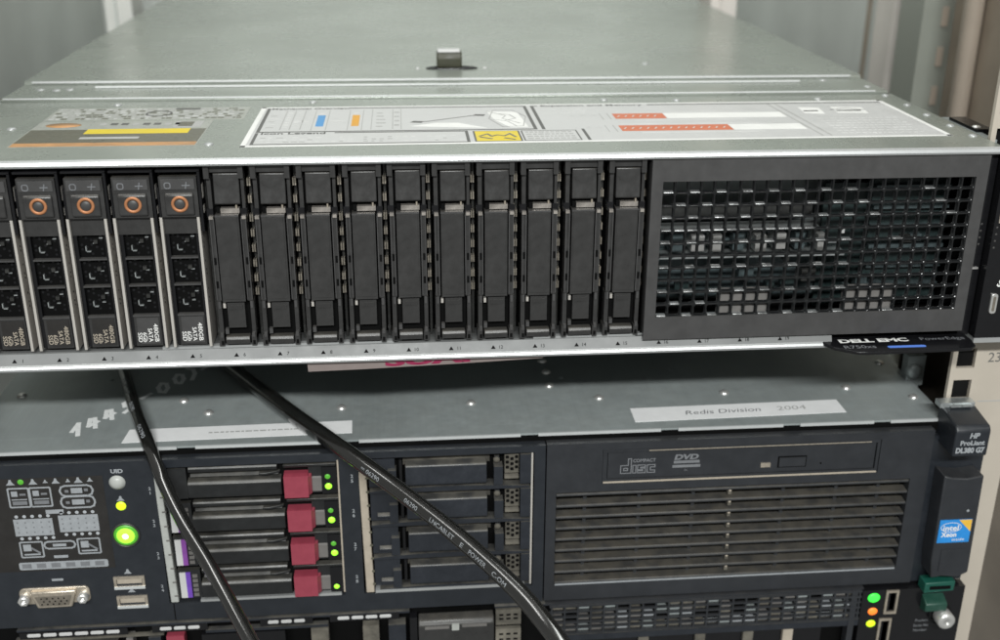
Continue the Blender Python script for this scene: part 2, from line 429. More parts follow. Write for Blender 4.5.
# lid release latch
b = MB()
b.lathe((-71.5, 181.5, 90.1), 'z', [(14.0, 0), (14.0, .7), (12.6, 1.0), (11, .4), (0, .4)], M['gloss'], 36, 1, .30)
b.prism([(180.6, 90.5), (180.0, 95.8), (181.6, 99.0), (188, 99.4), (190, 96), (191, 90.5)], 'x', -79.5, -66, M['olive'], .8)
lat = b.build('cover_latch', sv, (-72, 182, 90))
b = MB(); b.prism([(181.2, 98.6), (180.6, 99.2), (181.8, 100.3), (187, 100.3), (187, 99.5), (181.9, 99.3)], 'x', -79.2, -67.0, M['paper'], .35)
for x in (-90.0, -53.5): b.dome((x, 181.5, 90.2), 'z', 1.1, .8, M['paper'], 10)
b.build('latch_tab', lat, (-72, 182, 100))

# big white information label on the lid
def flat(bq, pts, z, m, t=.03): bq.prism(pts, 'z', z-t, z, m)
Z0 = 87.06
b = MB()
flat(b, [(-164.5, 17), (136.5, 20.5), (136.0, 98.5), (-164, 96)], Z0, M['paper'], .06)
Z1 = Z0 + .05
def bar(x0, y0, x1, y1, m, z=Z1): flat(b, [(x0, y0), (x1, y0), (x1, y1), (x0, y1)], z, m)
def frame2(x0, y0, x1, y1, w, m, skip=0):
    bar(x0, y0, x0+w, y1, m); bar(x1-w, y0, x1, y1, m); bar(x0+w, y0, x1-w, y0+w, m); bar(x0+w+skip, y1-w, x1-w, y1, m)
frame2(-161, 43, -40.5, 93.5, 1.5, M['ink'], 36)
b.text('Mechanical Overview', 3.2, (-141, 92.5, Z1+.02), M['ink'], w=36, bold=.02, **UP)
frame2(-161, 20.5, -71, 42.0, 1.3, M['ink'], 32)
b.text('Icon Legend', 3.6, (-145, 41.0, Z1+.02), M['ink'], w=27, bold=.02, **UP)
for x in (-151.5, -147.5, -143.0): bar(x-.25, 48, x+.25, 88, M['midink'])
for i in range(6): bar(-158, 52+6*i, -154-random.random()*2, 53.2+6*i, M['paleink'] if i % 2 else M['midink'])
for i in range(7): bar(-150.6, 52+5*i, -148.6, 53.6+5*i, M['paleink']); bar(-146.6, 52+5*i, -144.6+random.random(), 53+5*i, M['paleink'])
for x0, x1, mm_ in ((-136.8, -133.4, 'blue'), (-121.3, -118.0, 'orange')):
    bar(x0-1.6, 46, x0-1.2, 88, M['midink']); bar(x1+1.2, 46, x1+1.6, 88, M['midink']); bar(x0, 54, x1, 77, M[mm_])
    bar(x0-10, 64, x0-3.5, 65.6, M['paleink'])
    bar(x0+.5, 80, x1-.5, 82, M['paleink'])
for x in (-112.5, -103.2, -99.5): bar(x-.2, 47, x+.2, 90, M['midink'])
for i in range(5): bar(-110.5, 52+7*i, -106-random.random()*2, 53.8+7*i, M['midink'])
for i in range(4): b.ring((-101.4, 55+9*i, Z1), 'z', .7, 1.2, .03, M['midink'], 12)
b.stroke([(-94, 60), (-88, 61.5), (-80, 66), (-68, 72.5), (-63, 74)], .7, Z1, .03, M['ink'], 'xy')
for x, y in ((-92.5, 61), (-64, 74)): flat(b, [(x-3, y-1), (x+2, y-2.2), (x+3, y+1), (x-1.5, y+1.8)], Z1+.02, M['ink'])
flat(b, [(-96, 52), (-62, 47), (-74, 58), (-84, 58.5)], Z1, M['white'])
flat(b, [(-60, 82), (-46, 80), (-44, 48), (-52, 47.5), (-58, 64)], Z1, M['white'])
b.stroke([(-60, 82), (-52, 72), (-54, 66), (-47, 56)], .5, Z1+.03, .03, M['midink'], 'xy')
b.stroke([(-58, 64), (-52, 60), (-49, 50)], .5, Z1+.03, .03, M['midink'], 'xy')
for i in range(26):
    x = -158+3.3*i
    if x > -74: break
    for y in (24.5, 28.2, 32.0):
        if random.random() < .72: bar(x, y, x+1.2+random.random()*1.7, y+1.3, M['midink'] if random.random() < .35 else M['paleink'])
# warning block
bar(-69, 21.5, -49, 41, M['ink']); flat(b, [(-68.2, 22.2), (-49.8, 22.2), (-49.8, 40.3), (-68.2, 40.3)], Z1+.03, M['yellow'])
b.stroke([(-66.5, 31), (-63, 35), (-61.5, 30.5), (-59, 33), (-56, 31), (-53.5, 35), (-51.5, 29)], 1.1, Z1+.05, .03, M['brown'], 'xy')
b.stroke([(-66, 29), (-62, 26)], 1.3, Z1+.05, .03, M['ink'], 'xy'); b.stroke([(-56, 27), (-52.5, 24.5)], 1.3, Z1+.05, .03, M['ink'], 'xy')
frame2(-48.3, 22, -24, 41, .6, M['ink'])
for j, y in enumerate((25, 29, 33, 37)):
    x = -46.5
    while x < -27:
        w = .8+random.random()*1.6; bar(x, y, x+w, y+1.7, M['midink']); x += w+.7
# electrical section
bar(-21.5, 22, -20.2, 43, M['ink']); bar(-38.5, 43, -37.0, 93.5, M['ink']); bar(-37, 92.2, -35, 93.5, M['ink']); bar(18, 92.6, 134, 94.2, M['ink'])
b.text('Expansion and Memory', 3.2, (-9, 93.3, Z1+.02), M['ink'], w=49, bold=.02, **UP)
for x0, x1, y0, y1, e in ((-2.6, 21, 62.5, 73.5, 77), (-4.2, 45, 37.5, 48.5, 78)):
    bar(x0, y0, x1, y1, M['hatch']); bar(x1+.3, y0, e, y1, M['white'])
    for i in range(int((x1-x0)/3.4)):
        x = x0+1.2+3.4*i
        flat(b, [(x, y0+4), (x+.7, y0+4), (x+2.0, y1-4), (x+1.3, y1-4)], Z1+.03, M['paper'])
    bar(x0-2.5, y0-1, x0-2.0, y1+1, M['midink']); bar(x0-6, y0-1, x0-5.6, y1+1, M['midink'])
    b.text('A1  A2  A3', 2.4, (x0-14, (y0+y1)/2+3, Z1+.02), M['paleink'], w=12, **UP)
    bar(x0+2, y1+2, e-10, y1+3, M['paleink']); bar(x0+8, y0-4, e-20, y0-2.8, M['paleink'])
for x in (77.2, 81.0): flat(b, [(x+2.6, 24), (x+3.8, 24), (x+.2, 92.5), (x-1.0, 92.5)], Z1, M['midink'])
for x0, x1 in ((88, 97), (104, 118)): flat(b, [(x0, 70), (x1, 68), (x1+2, 82), (x0+1, 84)], Z1, M['white']); bar(x0+1, 74, x1-1, 76, M['midink'])
for j, y in enumerate((28, 33, 38, 43, 48, 53, 58)):
    x = 90
    while x < 126:
        w = 1+random.random()*2; bar(x, y, x+w, y+1.2, M['paleink']); x += w+.8
b.stroke([(103, 77), (111, 80), (119, 76)], .6, Z1+.03, .03, M['ink'], 'xy')
for q in ([(-164.5, 17), (136.5, 20.5), (136.3, 22.6), (-164.4, 19.2)], [(-164.2, 94.4), (136.0, 96.8), (136.0, 98.5), (-164, 96)], [(-164.5, 17), (-162.4, 17), (-161.8, 96), (-164, 96)], [(134.2, 20.5), (136.5, 20.5), (136, 98.5), (133.8, 98.5)]):
    flat(b, q, Z1+.01, M['white'])
for x in (-36, -33, 20, 60): 
    pass
for j in range(3):
    x = -34.0
    while x < -14:
        w = 1+random.random()*2; bar(x, 84-4*j, x+w, 85.2-4*j, M['paleink']); x += w+.8
for x0 in (-56, -50):
    b.loop if False else None
b.stroke([(-57, 84), (-48, 84.5), (-43, 70), (-46, 50), (-55, 49), (-60, 66), (-57, 84)], .5, Z1+.02, .03, M['midink'], 'xy')
b.stroke([(-55, 76), (-50, 74), (-48, 66), (-53, 62)], .6, Z1+.04, .03, M['midink'], 'xy')
b.build('information_label', sv, (-14, 57, 87))

# small certification label (brown, orange and yellow) and the clear text label behind it
b = MB()
flat(b, [(-256.5, 22), (-182.5, 22), (-182.5, 70), (-256.5, 70)], Z0, M['film'], .06)
bar(-256, 22.4, -183, 28.5, M['burnt']); bar(-256, 28.7, -183, 53, M['brown'])
flat(b, [(-232.5, 44.5), (-189.5, 44.5), (-189.5, 53.5), (-232.5, 53.5)], Z1+.03, M['yellow'])
bar(-232, 35, -208, 38.5, M['midink'], Z1+.04)
b.lathe((-245, 62, Z1-.02), 'z', [(7.5, 0), (7.5, .04), (0, .04)], M['burnt'], 24, 1, .6)
for i in range(9): bar(-230+4.6*i, 61.5, -227+4.6*i, 65.5, M['ink'] if i % 3 else M['midink'])
bar(-198, 56, -186, 68, M['midink']); bar(-196, 58, -190, 67, M['brown'], Z1+.03)
b.build('brown_label', sv, (-219, 46, 87))
b = MB()
flat(b, [(-256.5, 71.5), (-169.5, 71.5), (-169.5, 98.5), (-256.5, 98.5)], Z0, M['film'], .06)
for j in range(6):
    x = -255
    while x < -173:
        w = .8+random.random()*2.2
        bar(x, 74+4*j, min(x+w, -171), 76.2+4*j, M['midink'] if random.random() < .4 else M['paper'] if random.random() < .4 else M['brown']); x += w+.5
b.ring((-209, 85, Z1+.05), 'z', 5.0, 6.0, .05, M['ink'], 24)
bar(-203, 93.5, -192, 97, M['ink'], Z1+.05)
b.build('regulatory_label', sv, (-213, 85, 87))

# chassis body, cage, front flange
b = MB()
b.box(LX0+2, LX1-3, 40, 699, 1.0, 85.2, M['zinc'], .2)
b.box(LX0+2, LX0+4, 14, 41, .8, 85.0, M['cage'], .1); b.box(143.4, 145.4, 14, 41, .8, 85.0, M['cage'], .1)
b.box(LX0+4, 143.4, 13, 41, .6, 2.4, M['zinc'], .1)
b.build('chassis_body', sv)
b = MB()
b.box(-286, 2, 16, 18, 3, 85, M['void'], 0)
for k in range(17):
    x = (k-16)*P + .1
    b.box(x-.5, x+.5, 8, 15.8, 4, 85, M['cage'], .1)
b.box(-286, 1, 5, 15, 82.8, 85.0, M['void'], .1)
b.build('drive_cage', sv)
b = MB()
b.prism([(-.2, 6.6), (-2.4, 2.2), (-3.0, 1.7), (-3.4, 1.0), (-3.2, .3), (-2.6, 0), (14, 0), (14, 6.9), (.8, 6.9)], 'x', LX0, 84.5, M['flange'])
b.box(-200, -105, .3, 3, 6.5, 7.7, M['lidedge'], .2); b.box(-46, 8, .3, 3, 6.5, 7.6, M['lidedge'], .2)
b.box(-2.0, 84, .3, 3, 6.5, 7.1, M['flange'], .2)
nv = Vector((0, -2.4, -4.6)).normalized(); un_ = Vector((0, 2.4, 4.6)).normalized()
for k in range(0, 20):
    x = (k-16)*P + 9.0
    c = Vector((x+.6, -1.48, 4.2)) + Vector((0, -.03, .012))
    for dx, s, w in ((-1.6, None, 0), (1.7, str(k), None)):
        if s is None:
            b.bm.faces.new([b.bm.verts.new(c+Vector((dx-1.0, 0, 0))-un_*.8), b.bm.verts.new(c+Vector((dx+1.0, 0, 0))-un_*.8), b.bm.verts.new(c+Vector((dx, 0, 0))+un_*.8)]).material_index = b.mi(M['void'])
        else: b.text(s, 1.5, c+Vector((dx, 0, 0)), M['void'], (1,0,0), un_, bold=.0)
fl = b.build('front_flange', sv, (-100, -2, 2))
b = MB(); b.prism([(-2.3, 2.45), (-3.2, 1.9), (-3.65, 1.1), (-3.5, .2), (-2.7, -.3), (-2.5, -.05), (-3.2, .4), (-3.3, 1.0), (-2.9, 1.65)], 'x', LX0, 84.3, M['lidedge'])
b.build('rolled_edge', fl, (-100, -4, 0))

# --- hot-swap drive carriers
OX = -11*P                                  # built in slot 5
def L(x): return OX + x
b = MB()
b.box(L(1.9), L(15.3), 2.2, 12, 9, 63.4, M['void'], .1)
b.box(L(1.9), L(15.3), .2, 2.6, 56.6, 63.6, M['black'], .3)                 # top face of the grille
b.box(L(1.9), L(3.5), .3, 2.6, 9, 57, M['gloss'], .2); b.box(L(14.0), L(15.3), .3, 2.6, 9, 57, M['gloss'], .2)
for z in (46.6, 35.1, 22.0): b.box(L(3.4), L(14.1), -.1, 2.6, z-.32, z+.32, M['graphite'], .2)
b.box(L(3.4), L(14.1), .4, 2.6, 8.6, 21.6, M['black'], .2)
dc = b.build('drive_carrier', sv, (L(9), 0, 8))
b = MB()
for x0, x1 in ((.9, 1.95), (15.3, 16.35)): b.box(L(x0), L(x1), -1.6, 13, 8.4, 63.9, M['rail'], .22)
b.build('side_rail', dc, (L(9), 0, 8))
b = MB()
for z0 in (47.4, 36.0, 24.0):
    for q in range(7):
        for w_ in range(5):
            b.prism(b.rrect(L(4.6+1.9*q)-.55, L(4.6+1.9*q)+.55, z0+1.0+1.9*w_-.55+(.9 if q % 2 else 0), z0+1.0+1.9*w_+.55+(.9 if q % 2 else 0), .5, 2), 'y', 1.95, 2.25, M['gloss']) if (q+w_) % 3 else None
    for i in range(2):
        x = L(9+random.random()*4); z = z0+2+random.random()*6
        b.box(x, x+1.4, 1.4, 2.3, z, z+.35, M['silver'], .08)
    b.box(L(6), L(8.0), 1.0, 2.3, z0+2, z0+2.4, M['silver'], .08); b.box(L(6), L(6.4), 1.0, 2.3, z0+2, z0+4.4, M['silver'], .08)
    b.box(L(9.5), L(11), .8, 2.3, z0+5.5, z0+7, M['cage'], .2)
b.build('vent_grille', dc, (L(9), 1, 8))
b = MB()
b.prism([(L(5.8), 9.6), (L(13.4), 9.6), (L(13.4), 21), (L(4.6), 21), (L(4.6), 10.8)], 'y', .1, .42, M['graphite'])
for s, x, h in (('480GB', 12.0, 8.0), ('SATA', 9.6, 6.0), ('6Gb', 7.4, 4.2), ('SSD', 5.4, 4.2)):
    b.text(s, 1.75, (L(x), .06, 10.4), M['white'], (0,0,-1), (1,0,0), 'r', bold=.01, w=h)
lab = b.build('capacity_label', dc, (L(9), 0, 15))
b = MB()
b.box(L(2.2), L(16.6), -2.2, 10, 64.2, 80.4, M['black'], .5)
b.box(L(3.0), L(15.8), -2.6, -1.9, 75.4, 79.5, M['graphite'], .3)
b.loop(b.rrect(L(4.4), L(6.6), 75.9, 78.1, .7, 3), .35, -2.72, .03, M['dimprint'])
b.stroke([(L(11.2), 77), (L(13.9), 77)], .4, -2.72, .03, M['dimprint']); b.stroke([(L(12.3), 75.8), (L(12.8), 78.2)], .4, -2.72, .03, M['dimprint'])
b.build('carrier_head', dc, (L(9), 0, 72))
b = MB()
b.prism([(-2.1, 64.6), (-3.4, 65.4), (-3.3, 73.2), (-2.1, 74.2)], 'x', L(4.0), L(15.0), M['black'], .5)
b.build('release_button', dc, (L(9), -4, 69))
b = MB()
tl = Vector((0, .3, 6.0)).normalized()
b.ring((L(9.7), -3.3, 69.7), 'y', 2.15, 3.3, .5, M['copper']); b.disc((L(9.7), -3.3, 69.7), 'y', 1.9, .35, M['graphite'])
b.build('button_ring', dc, (L(9), -4.4, 68.4))
b = MB()
b.box(L(1.4), L(18.0), -2.2, 4, 82.2, 83.1, M['gloss'], .35); b.box(L(17.0), L(18.0), -2.2, 6, 58, 82.6, M['gloss'], .3)
b.box(L(1.2), L(1.9), -1.8, 5, 64, 76, M['gloss'], .2)
b.box(L(17.3), L(18.1), .2, 3, 71, 76.5, M['rail'], .2); b.box(L(17.3), L(18.1), .2, 3, 65, 68, M['rail'], .2)
b.build('latch_bracket', dc, (L(17), 0, 70))
lab['label'] = 'dark label with faded white capacity lettering'
for k in range(1, 6):
    c = copy_part(dc, -k*P, 0, sv)
    if k > 1:
        for ch in c.children:
            if ch.name.startswith('capacity_label'):
                for q, mm_ in ((0, 'panelface'), (1, 'tan')):
                    ch.material_slots[q].link = 'OBJECT'; ch.material_slots[q].material = M[mm_]

# --- blank bay fillers, built in slot 8
OX = -8*P
b = MB()
b.box(L(3.4), L(14.8), .8, 3, 80.9, 84.4, M['black'], .3)
for x0, x1 in ((1.4, 3.5), (14.6, 16.6)):
    b.box(L(x0), L(x1), -.4, 5, 78.6, 84.3, M['black'], .3)
    b.box(L(x0+.6), L(x1+.1) if x0 < 5 else L(x1-.2), 1.4, 6, 65.4, 78.4, M['black'], .3)
    b.box(L(x0-.2), L(x1+.2), .6, 6, 62.6, 66.2, M['gloss'], .2)
    b.box(L(2.0 if x0 < 5 else 14.3), L(3.9 if x0 < 5 else 16.4), -.2, 6, 27.4, 63.0, M['black'], .3); b.box(L(3.5 if x0 < 5 else 14.3), L(3.9 if x0 < 5 else 14.7), -.75, 1, 28, 62.4, M['graphite'], .15); b.box(L(2.0 if x0 < 5 else 16.0), L(2.4 if x0 < 5 else 16.4), -.6, 1, 28, 62.4, M['graphite'], .15)  # paler graphite ribs put the edge highlights into the colour
    b.box(L(x0+.4), L(x1), .4, 6, 10, 27.0, M['black'], .3)
    b.box(L(x0), L(x1), -.6, 6, 7.6, 12.2, M['black'], .3)
for x0, x1 in ((2.2, 3.4), (15.0, 16.2)):
    b.box(L(x0-.2), L(x1+.2), -.9, 1, 62.2, 63.4, M['clip'], .25)  # bright caps stand for the lit tops of the rails
    b.box(L(x0), L(x1), -.26, .5, 43.0, 46.0, M['void'], .05); b.box(L(x0), L(x1), -.26, .5, 33.0, 36.0, M['void'], .05)
    b.box(L(x0+.1), L(x1-.1), -.68, 1, 8.2, 10.0, M['void'], .05); b.box(L(x0), L(x1), -1.0, 2, 11.6, 13.4, M['graphite'], .3)
    b.box(L(x0+.2), L(x1), -.1, 1, 24.0, 27.2, M['graphite'], .3)
b.box(L(3.2), L(14.6), 2.6, 6, 8, 30, M['void'], .1)
b.box(L(3.2), L(14.6), 4.6, 6, 62.5, 81, M['void'], .1)
bk = b.build('bay_blank', sv, (L(9), 0, 8))
b = MB(); b.prism([(1.0, 67.7), (.4, 68.2), (1.6, 80.0), (2.4, 80.6), (4.4, 80.6), (4.4, 67.7)], 'x', L(4.6), L(14.6), M['black'], .3)
b.build('upper_panel', bk, (L(9), 1, 74))
b = MB(); b.box(L(4.55), L(13.7), -1.5, 4, 27.4, 63.9, M['black'], .5, 3); b.box(L(5.2), L(13.0), -1.75, 0, 28.6, 62.9, M['black'], .22); b.box(L(4.5), L(13.7), -1.7, 0, 63.2, 63.95, M['graphite'], .2)
b.build('main_panel', bk, (L(9), -1, 45))
b = MB(); b.box(L(6.6), L(14.0), 1.0, 3.6, 64.2, 66.2, M['clip'], .2); b.box(L(12.6), L(13.2), .8, 3.6, 66.0, 67.6, M['port'], .1); b.box(L(5.0), L(6.4), 1.6, 3.6, 64.2, 66.8, M['void'], .1)
b.build('spring_clip', bk, (L(10), 2, 65))
b = MB(); b.box(L(5.9), L(12.9), -.2, 3, 15.6, 26.6, M['black'], .4); b.box(L(7.0), L(12.0), -.5, 2, 23.6, 25.4, M['black'], .4); b.box(L(4.2), L(5.6), .3, 3, 12.6, 14.8, M['graphite'], .2); b.box(L(4.2), L(5.2), .6, 3, 24, 26, M['rail'], .1)
b.prism([(-1.0, 8.4), (-1.4, 10.6), (-.6, 11.8), (3, 11.8), (3, 8.4)], 'x', L(4.3), L(14.1), M['black'], .3)
b.build('release_tab', bk, (L(9), 0, 16))
b = MB()
for x in (17.0, 17.85):
    for z in (75.6, 68.6, 60.8, 54.4, 48.0, 41.6, 35.2, 29.4): b.box(L(x), L(x+.55), 5.4, 8, z-1.5, z+1.5, M['contact'], .12)
b.build('contact_strip', bk, (L(17.6), 6, 50))
for k in list(range(6, 8))+list(range(9, 16)):
    c = copy_part(bk, (k-8)*P, 0, sv)
    c.location += Vector((random.uniform(-.12, .12), random.uniform(-.25, .25), random.uniform(-.15, .15)))*MM
    c.rotation_euler = (random.uniform(-.006, .006), random.uniform(-.004, .004), random.uniform(-.012, .012))
    for ch in c.children: ch.location += Vector((random.uniform(-.08, .08), random.uniform(-.12, .12), random.uniform(-.1, .1)))*MM

# --- mesh filler panel on the right
b = MB()
FX0, FX1, FZ0, FZ1 = .8, 142.6, 5.8, 84.0
b.plate(FX0, FX1, FZ0, FZ1, [(5.5, 137.6, 16.0, 75.1)], -2.6, 1.2, M['graphite'], .5)
fp = b.build('filler_panel', sv, (71, 0, 6))
b = MB(); b.mesh_panel(5.3, 15.8, 24, 11, 132.5/24, 59.5/11, .72, .85, -2.0, .6, M['mesh'])
rr = random.Random(3)
px_, pz_ = 132.5/24, 59.5/11
for i in range(24):
    for j in range(11):
        if (i % 2 == 0 and j in (10, 8, 6, 0)) or (i % 2 == 1 and j == 9) or (j == 7 and i < 12) or (j in (2, 4) and i % 2 == 0 and i < 16) or (j == 1 and i % 2 == 1 and i < 5):
            if i > 15 and (i+j) % 3: continue
            x = 5.3+px_*i; z = 15.8+pz_*j
            b.prism([(-2.12, z+.30), (-2.0, z+.62), (-.9, z+.95), (.4, z+.95), (.4, z+.30)], 'x', x+.75, x+px_-.75, M['lip'], .1, 1)  # bright bars on chosen cells stand for glints on the mesh edges
b.build('mesh_grille', fp, (71, 0, 45))
b = MB()
for a in ((1, 142.6, 88, 89.5, 7, 84), (1, 142.6, 2, 88, 6, 7.5), (1, 142.6, 2, 88, 83.4, 84.6)): b.box(*a, M['void'], 0)
b.box(.2, 1.4, 1.4, 88, 7, 84, M['void'], 0); b.box(141.8, 143, 1.4, 88, 7, 84, M['void'], 0)
b.build('bay_liner', sv, (71, 40, 6))
b = MB()
b.box(2, 84, 26, 28, 14, 46, M['tealgrey'], .3); b.box(84, 141, 24, 26, 9, 66, M['pcb'], .3)
b.box(2, 80, 16, 25, 47.6, 49.2, M['silver'], .3); b.box(2, 92, 14, 24, 36.2, 38.0, M['silver'], .3)
b.box(2, 80, 26.5, 27.5, 50, 57, M['cage'], .3)
for i in range(9):
    x = 5+9.2*i; b.box(x, x+3.6+random.random()*2.4, 11+random.random()*4, 25, 39.5, 46.5, M['chrome' if i % 3 != 1 else 'tealgrey'], .6)
for i in range(14):
    x = 4+random.random()*130; z = 18+random.random()*30; w = 2+random.random()*5
    b.box(x, x+w, 14+random.random()*6, 21, z, z+2+random.random()*4, M[random.choice(['tealgrey', 'cage', 'pcb', 'tealgrey'])], .3)
b.box(88, 90, 12, 14, 47, 49, M['paper'], .4); b.box(84, 88, 14, 16, 42, 44, M['silver'], .4)
b.box(104, 138, 20, 21, 12, 70, M['pcb'], .4)
for z in (20, 29, 38, 47, 56, 65): b.box(104, 138, 17, 20.2, z, z+1.6, M['tealgrey'], .3)
for x0 in (32.9, 88.1): b.box(x0, x0+22.8, .8, 3, 15.6, 26.8, M['greypad'], .2)
b.build('backplane', sv, (71, 20, 8))

# right mounting ear
b = MB()
b.box(143.2, 148.2, 2, 14, 2, 84.5, M['gloss'], .4)
b.box(148.6, 176, -3.2, 8, 2.4, 84.6, M['gloss'], .8)
for z in (44, 47, 50, 53):
    for x in (146, 150.2): b.disc((x if x > 149 else 146, -3.2 if x > 149 else 2, z), 'y', .55, .15, M['buttongrey'], 10)
b.box(144.2, 147.2, 1.0, 2.2, 33.0, 33.8, M['chrome'], .1)
b.box(150.4, 158, -3.6, -3.0, 55, 67, M['tan'], .2)
ear = b.build('mounting_ear', sv, (160, 0, 2))
b = MB()
b.prism(b.rrect(152.8, 155.8, 14.0, 23.2, 1.2), 'y', -4.2, -3.0, M['chrome'], .2)
b.prism(b.rrect(153.7, 154.9, 15.2, 22.0, .5), 'y', -4.26, -4.0, M['portdark'])
b.build('usb_port', ear, (154, -4, 18))
b = MB(); b.text('SS', 3.4, (157, -3.32, 27.5), M['white'], (.9,0,-.4), (.4,0,.9), bold=.03)
b.build('port_symbol', ear, (157, -3, 27))
b = MB(); b.box(148.8, 178, -2.8, 10, -.2, 2.2, M['lidedge'], .5); b.build('ear_bracket', ear, (160, 0, 0))

b = MB()
b.prism([(-141.5, .2), (-141.2, -5.0), (-118, -4.6), (-75, -3.3), (-42, -2.0), (-40.5, .2)], 'y', -.6, -.3, M['pinktape'])
b.text('SUAI', 4.6, (-91, -.64, -.6), M['pinkink'], w=36, bold=.05, u=(1,0,.03))
lb = b.build('paper_label', sv, (-90, -1, -1)); lb['label'] = 'pinkish tape with magenta marker letters hanging below the front flange'

b = MB(); b.box(-318, -290.5, -3.2, 8, 2.4, 84.6, M['gloss'], .8); b.disc((-304, -3.2, 60), 'y', 4, .6, M['graphite']); b.build('mounting_ear', sv, (-304, 0, 2))

# pull-out information tag under the filler panel
b = MB()
b.prism([(81, 12), (80.2, -3.5), (83, -8.5), (91.5, -14.2), (96, -14.8), (142.6, -13.8), (145.6, -11), (146.6, -5), (146.6, 12)], 'z', .9, 2.4, M['gloss'], .35)
tg = b.build('information_tag', sv, (114, 0, 1))
b = MB()
zt = 2.46
b.text('DELL EMC', 3.6, (103.0, -2.6, zt), M['white'], w=31, bold=.045, **UP)
b.text('R750xs', 3.2, (94.5, -9.0, zt), M['dimprint'], w=14, bold=.01, **UP)
b.text('PowerEdge', 3.2, (134.2, -2.4, zt), M['dimprint'], w=20, **UP)
b.prism([(p[0], p[1]) for p in b.rrect(106.5, 123.5, -11.2, -9.0, .9)], 'z', zt-.04, zt, M['bluebar'])
b.build('tag_lettering', tg, (114, -5, 2.4))

# ================================================================== MIDDLE SERVER
hp = thing('rack_server', 'dark middle server with four red-buttoned drives, an optical drive and louvers', 'server', (CX, 0, -131))
ZT = -43.0
b = MB()
b.box(-293.5, 149.5, 8.8, 700, ZT-1.0, ZT, M['zinc'], .3)
b.box(-293.5, -292.3, 9.5, 700, -129, ZT-.8, M['zinc'], .2); b.box(148.3, 149.5, 9.5, 700, -129, ZT-.8, M['zinc'], .2)
b.box(-292, 148, 30, 690, -129.5, ZT-1.2, M['void'], 0)
for x, y in ((-283,65), (-205.5,53.7), (-192,40), (-131,40.6), (-70.3,41), (-31,86.8), (-30.6,73), (-31.1,57), (-8.9,41.8), (52.6,42.6), (114,43.5), (142.1,71), (142.7,31)):
    b.dome((x, y, ZT), 'z', 2.3, 1.5, M['chrome'], 16)
for x, y in ((32.9,70.8), (-24, 66), (-245,80), (20,62)): b.dome((x, y, ZT), 'z', 1.2, .4, M['zinc'], 10)
top = b.build('top_cover', hp)
# folded front lip of the cover, with notches
b = MB()
xs = [-293]
for n in (-197, -126, -46, 18, 75, 118): xs += [n-4, n+4]
xs.append(149)
for i in range(0, len(xs), 2): b.box(xs[i], xs[i+1], 8.0, 8.9, ZT-1.4, ZT+.12, M['zincedge'], .3)
b.build('cover_lip', top, (-71, 8, ZT))
# handwriting in white marker:  1445-00)-
b = MB()
ax = Vector((.592, .806))
glyph = {'1': [[(0, 3.4), (3.4, 6.2), (2.0, 0)]], '4': [[(1.4, 6), (0, 2.4), (4.2, 2.6)], [(3.4, 5.2), (2.6, 0)]], 'S': [[(4, 6), (1.4, 5.6), (1.2, 3.6), (3.4, 3.0), (3.0, .8), (.4, .2)]],
         '-': [[(.2, 2.8), (4.4, 3.0)]], '0': [[(2.2, 5.6), (.5, 4.2), (.6, 1.8), (2.2, .5), (3.9, 1.8), (4.0, 4.2), (2.2, 5.6)]], ')': [[(1.2, 6.4), (3.2, 4.6), (3.2, 2), (1.2, -.2)]]}
for ch, px, py, k in [('1', -248, 27.6, 1.2), ('4', -242.5, 34, 1.2), ('4', -237, 42, 1.2), ('S', -231, 50, 1.2), ('-', -224.5, 60.6, 1.3), ('0', -218.1, 69, 1.5), ('0', -212.2, 78.8, 1.5), (')', -207.1, 85.5, 1.5), ('-', -201.3, 92.3, 1.3)]:
    for st in glyph[ch]:
        q = [Vector((px, py)) + ax*((p[0]-2.2)*k) + Vector((-.35, 1.0))*((p[1]-3)*k*1.35) for p in st]
        b.stroke([(p.x, p.y) for p in q], 2.1, ZT+.02, .05, M['marker'], 'xy')
b.build('marker_writing', top, (-230, 55, ZT))
b = MB()
flat(b, [(-225.5, 13.5), (-125.2, 15.2), (-125.6, 27.2), (-224.6, 25.8)], ZT+.16, M['tape'], .14)
x = -189
while x < -150:
    w = .8+random.random()*2.2; bar(x, 19.6+(x+189)*.017, x+w, 20.7+(x+189)*.017, M['midink'], ZT+.2); x += w+.6
lb = b.build('paper_label', top, (-175, 20, ZT)); lb['label'] = 'long white tape strip with faint print, partly under the cables'
b = MB()
flat(b, [(3.6, 15.6), (104.5, 18.0), (104.4, 31.2), (3.8, 29.4)], ZT+.16, M['tape'], .14)
b.text('Redis Division', 4.2, (47, 23.6, ZT+.2), M['penink'], w=36, u=(1,.03,0), v=(.2,1,0)); b.text('2004', 4.2, (80, 24.4, ZT+.2), M['midink'], w=14, u=(1,.03,0), v=(.1,1,0))
lb = b.build('paper_label', top, (54, 23, ZT)); lb['label'] = 'white paper strip with handwriting near the right'

# bezel
HY = 3.0
b = MB()
holes = [(-211, -131.3, -120.8, -50.3), (-122.6, -44.2, -120.6, -49.6), (-13.2, 116.6, -67.2, -49.9), (-34, 133, -120.9, -71.2)]
b.plate(-302, -39.2, -130.0, -46.4, holes[:2], HY, HY+5, M['bezel'], .55)
b.plate(-38.6, 141.6, -129.6, -46.2, holes[2:], HY, HY+5, M['bezel2'], .55)
b.box(-302, 141.4, HY+.8, 8.8, -47.6, -46.7, M['void'], .1)
b.box(-302, 147, 7.6, 8.7, -49.9, -44.3, M['void'], .1)
bz = b.build('front_bezel', hp, (-80, HY, -130))
b = MB()
for x in (-209.2,): b.box(x-.25, x+.25, HY-.03, HY+.4, -130, -121, M['void'], 0)
b.box(-302, -287, HY-.2, HY+2, -99, -52, M['void'], .2)
b.build('bezel_seam', bz, (-209, HY, -90))
b = MB()
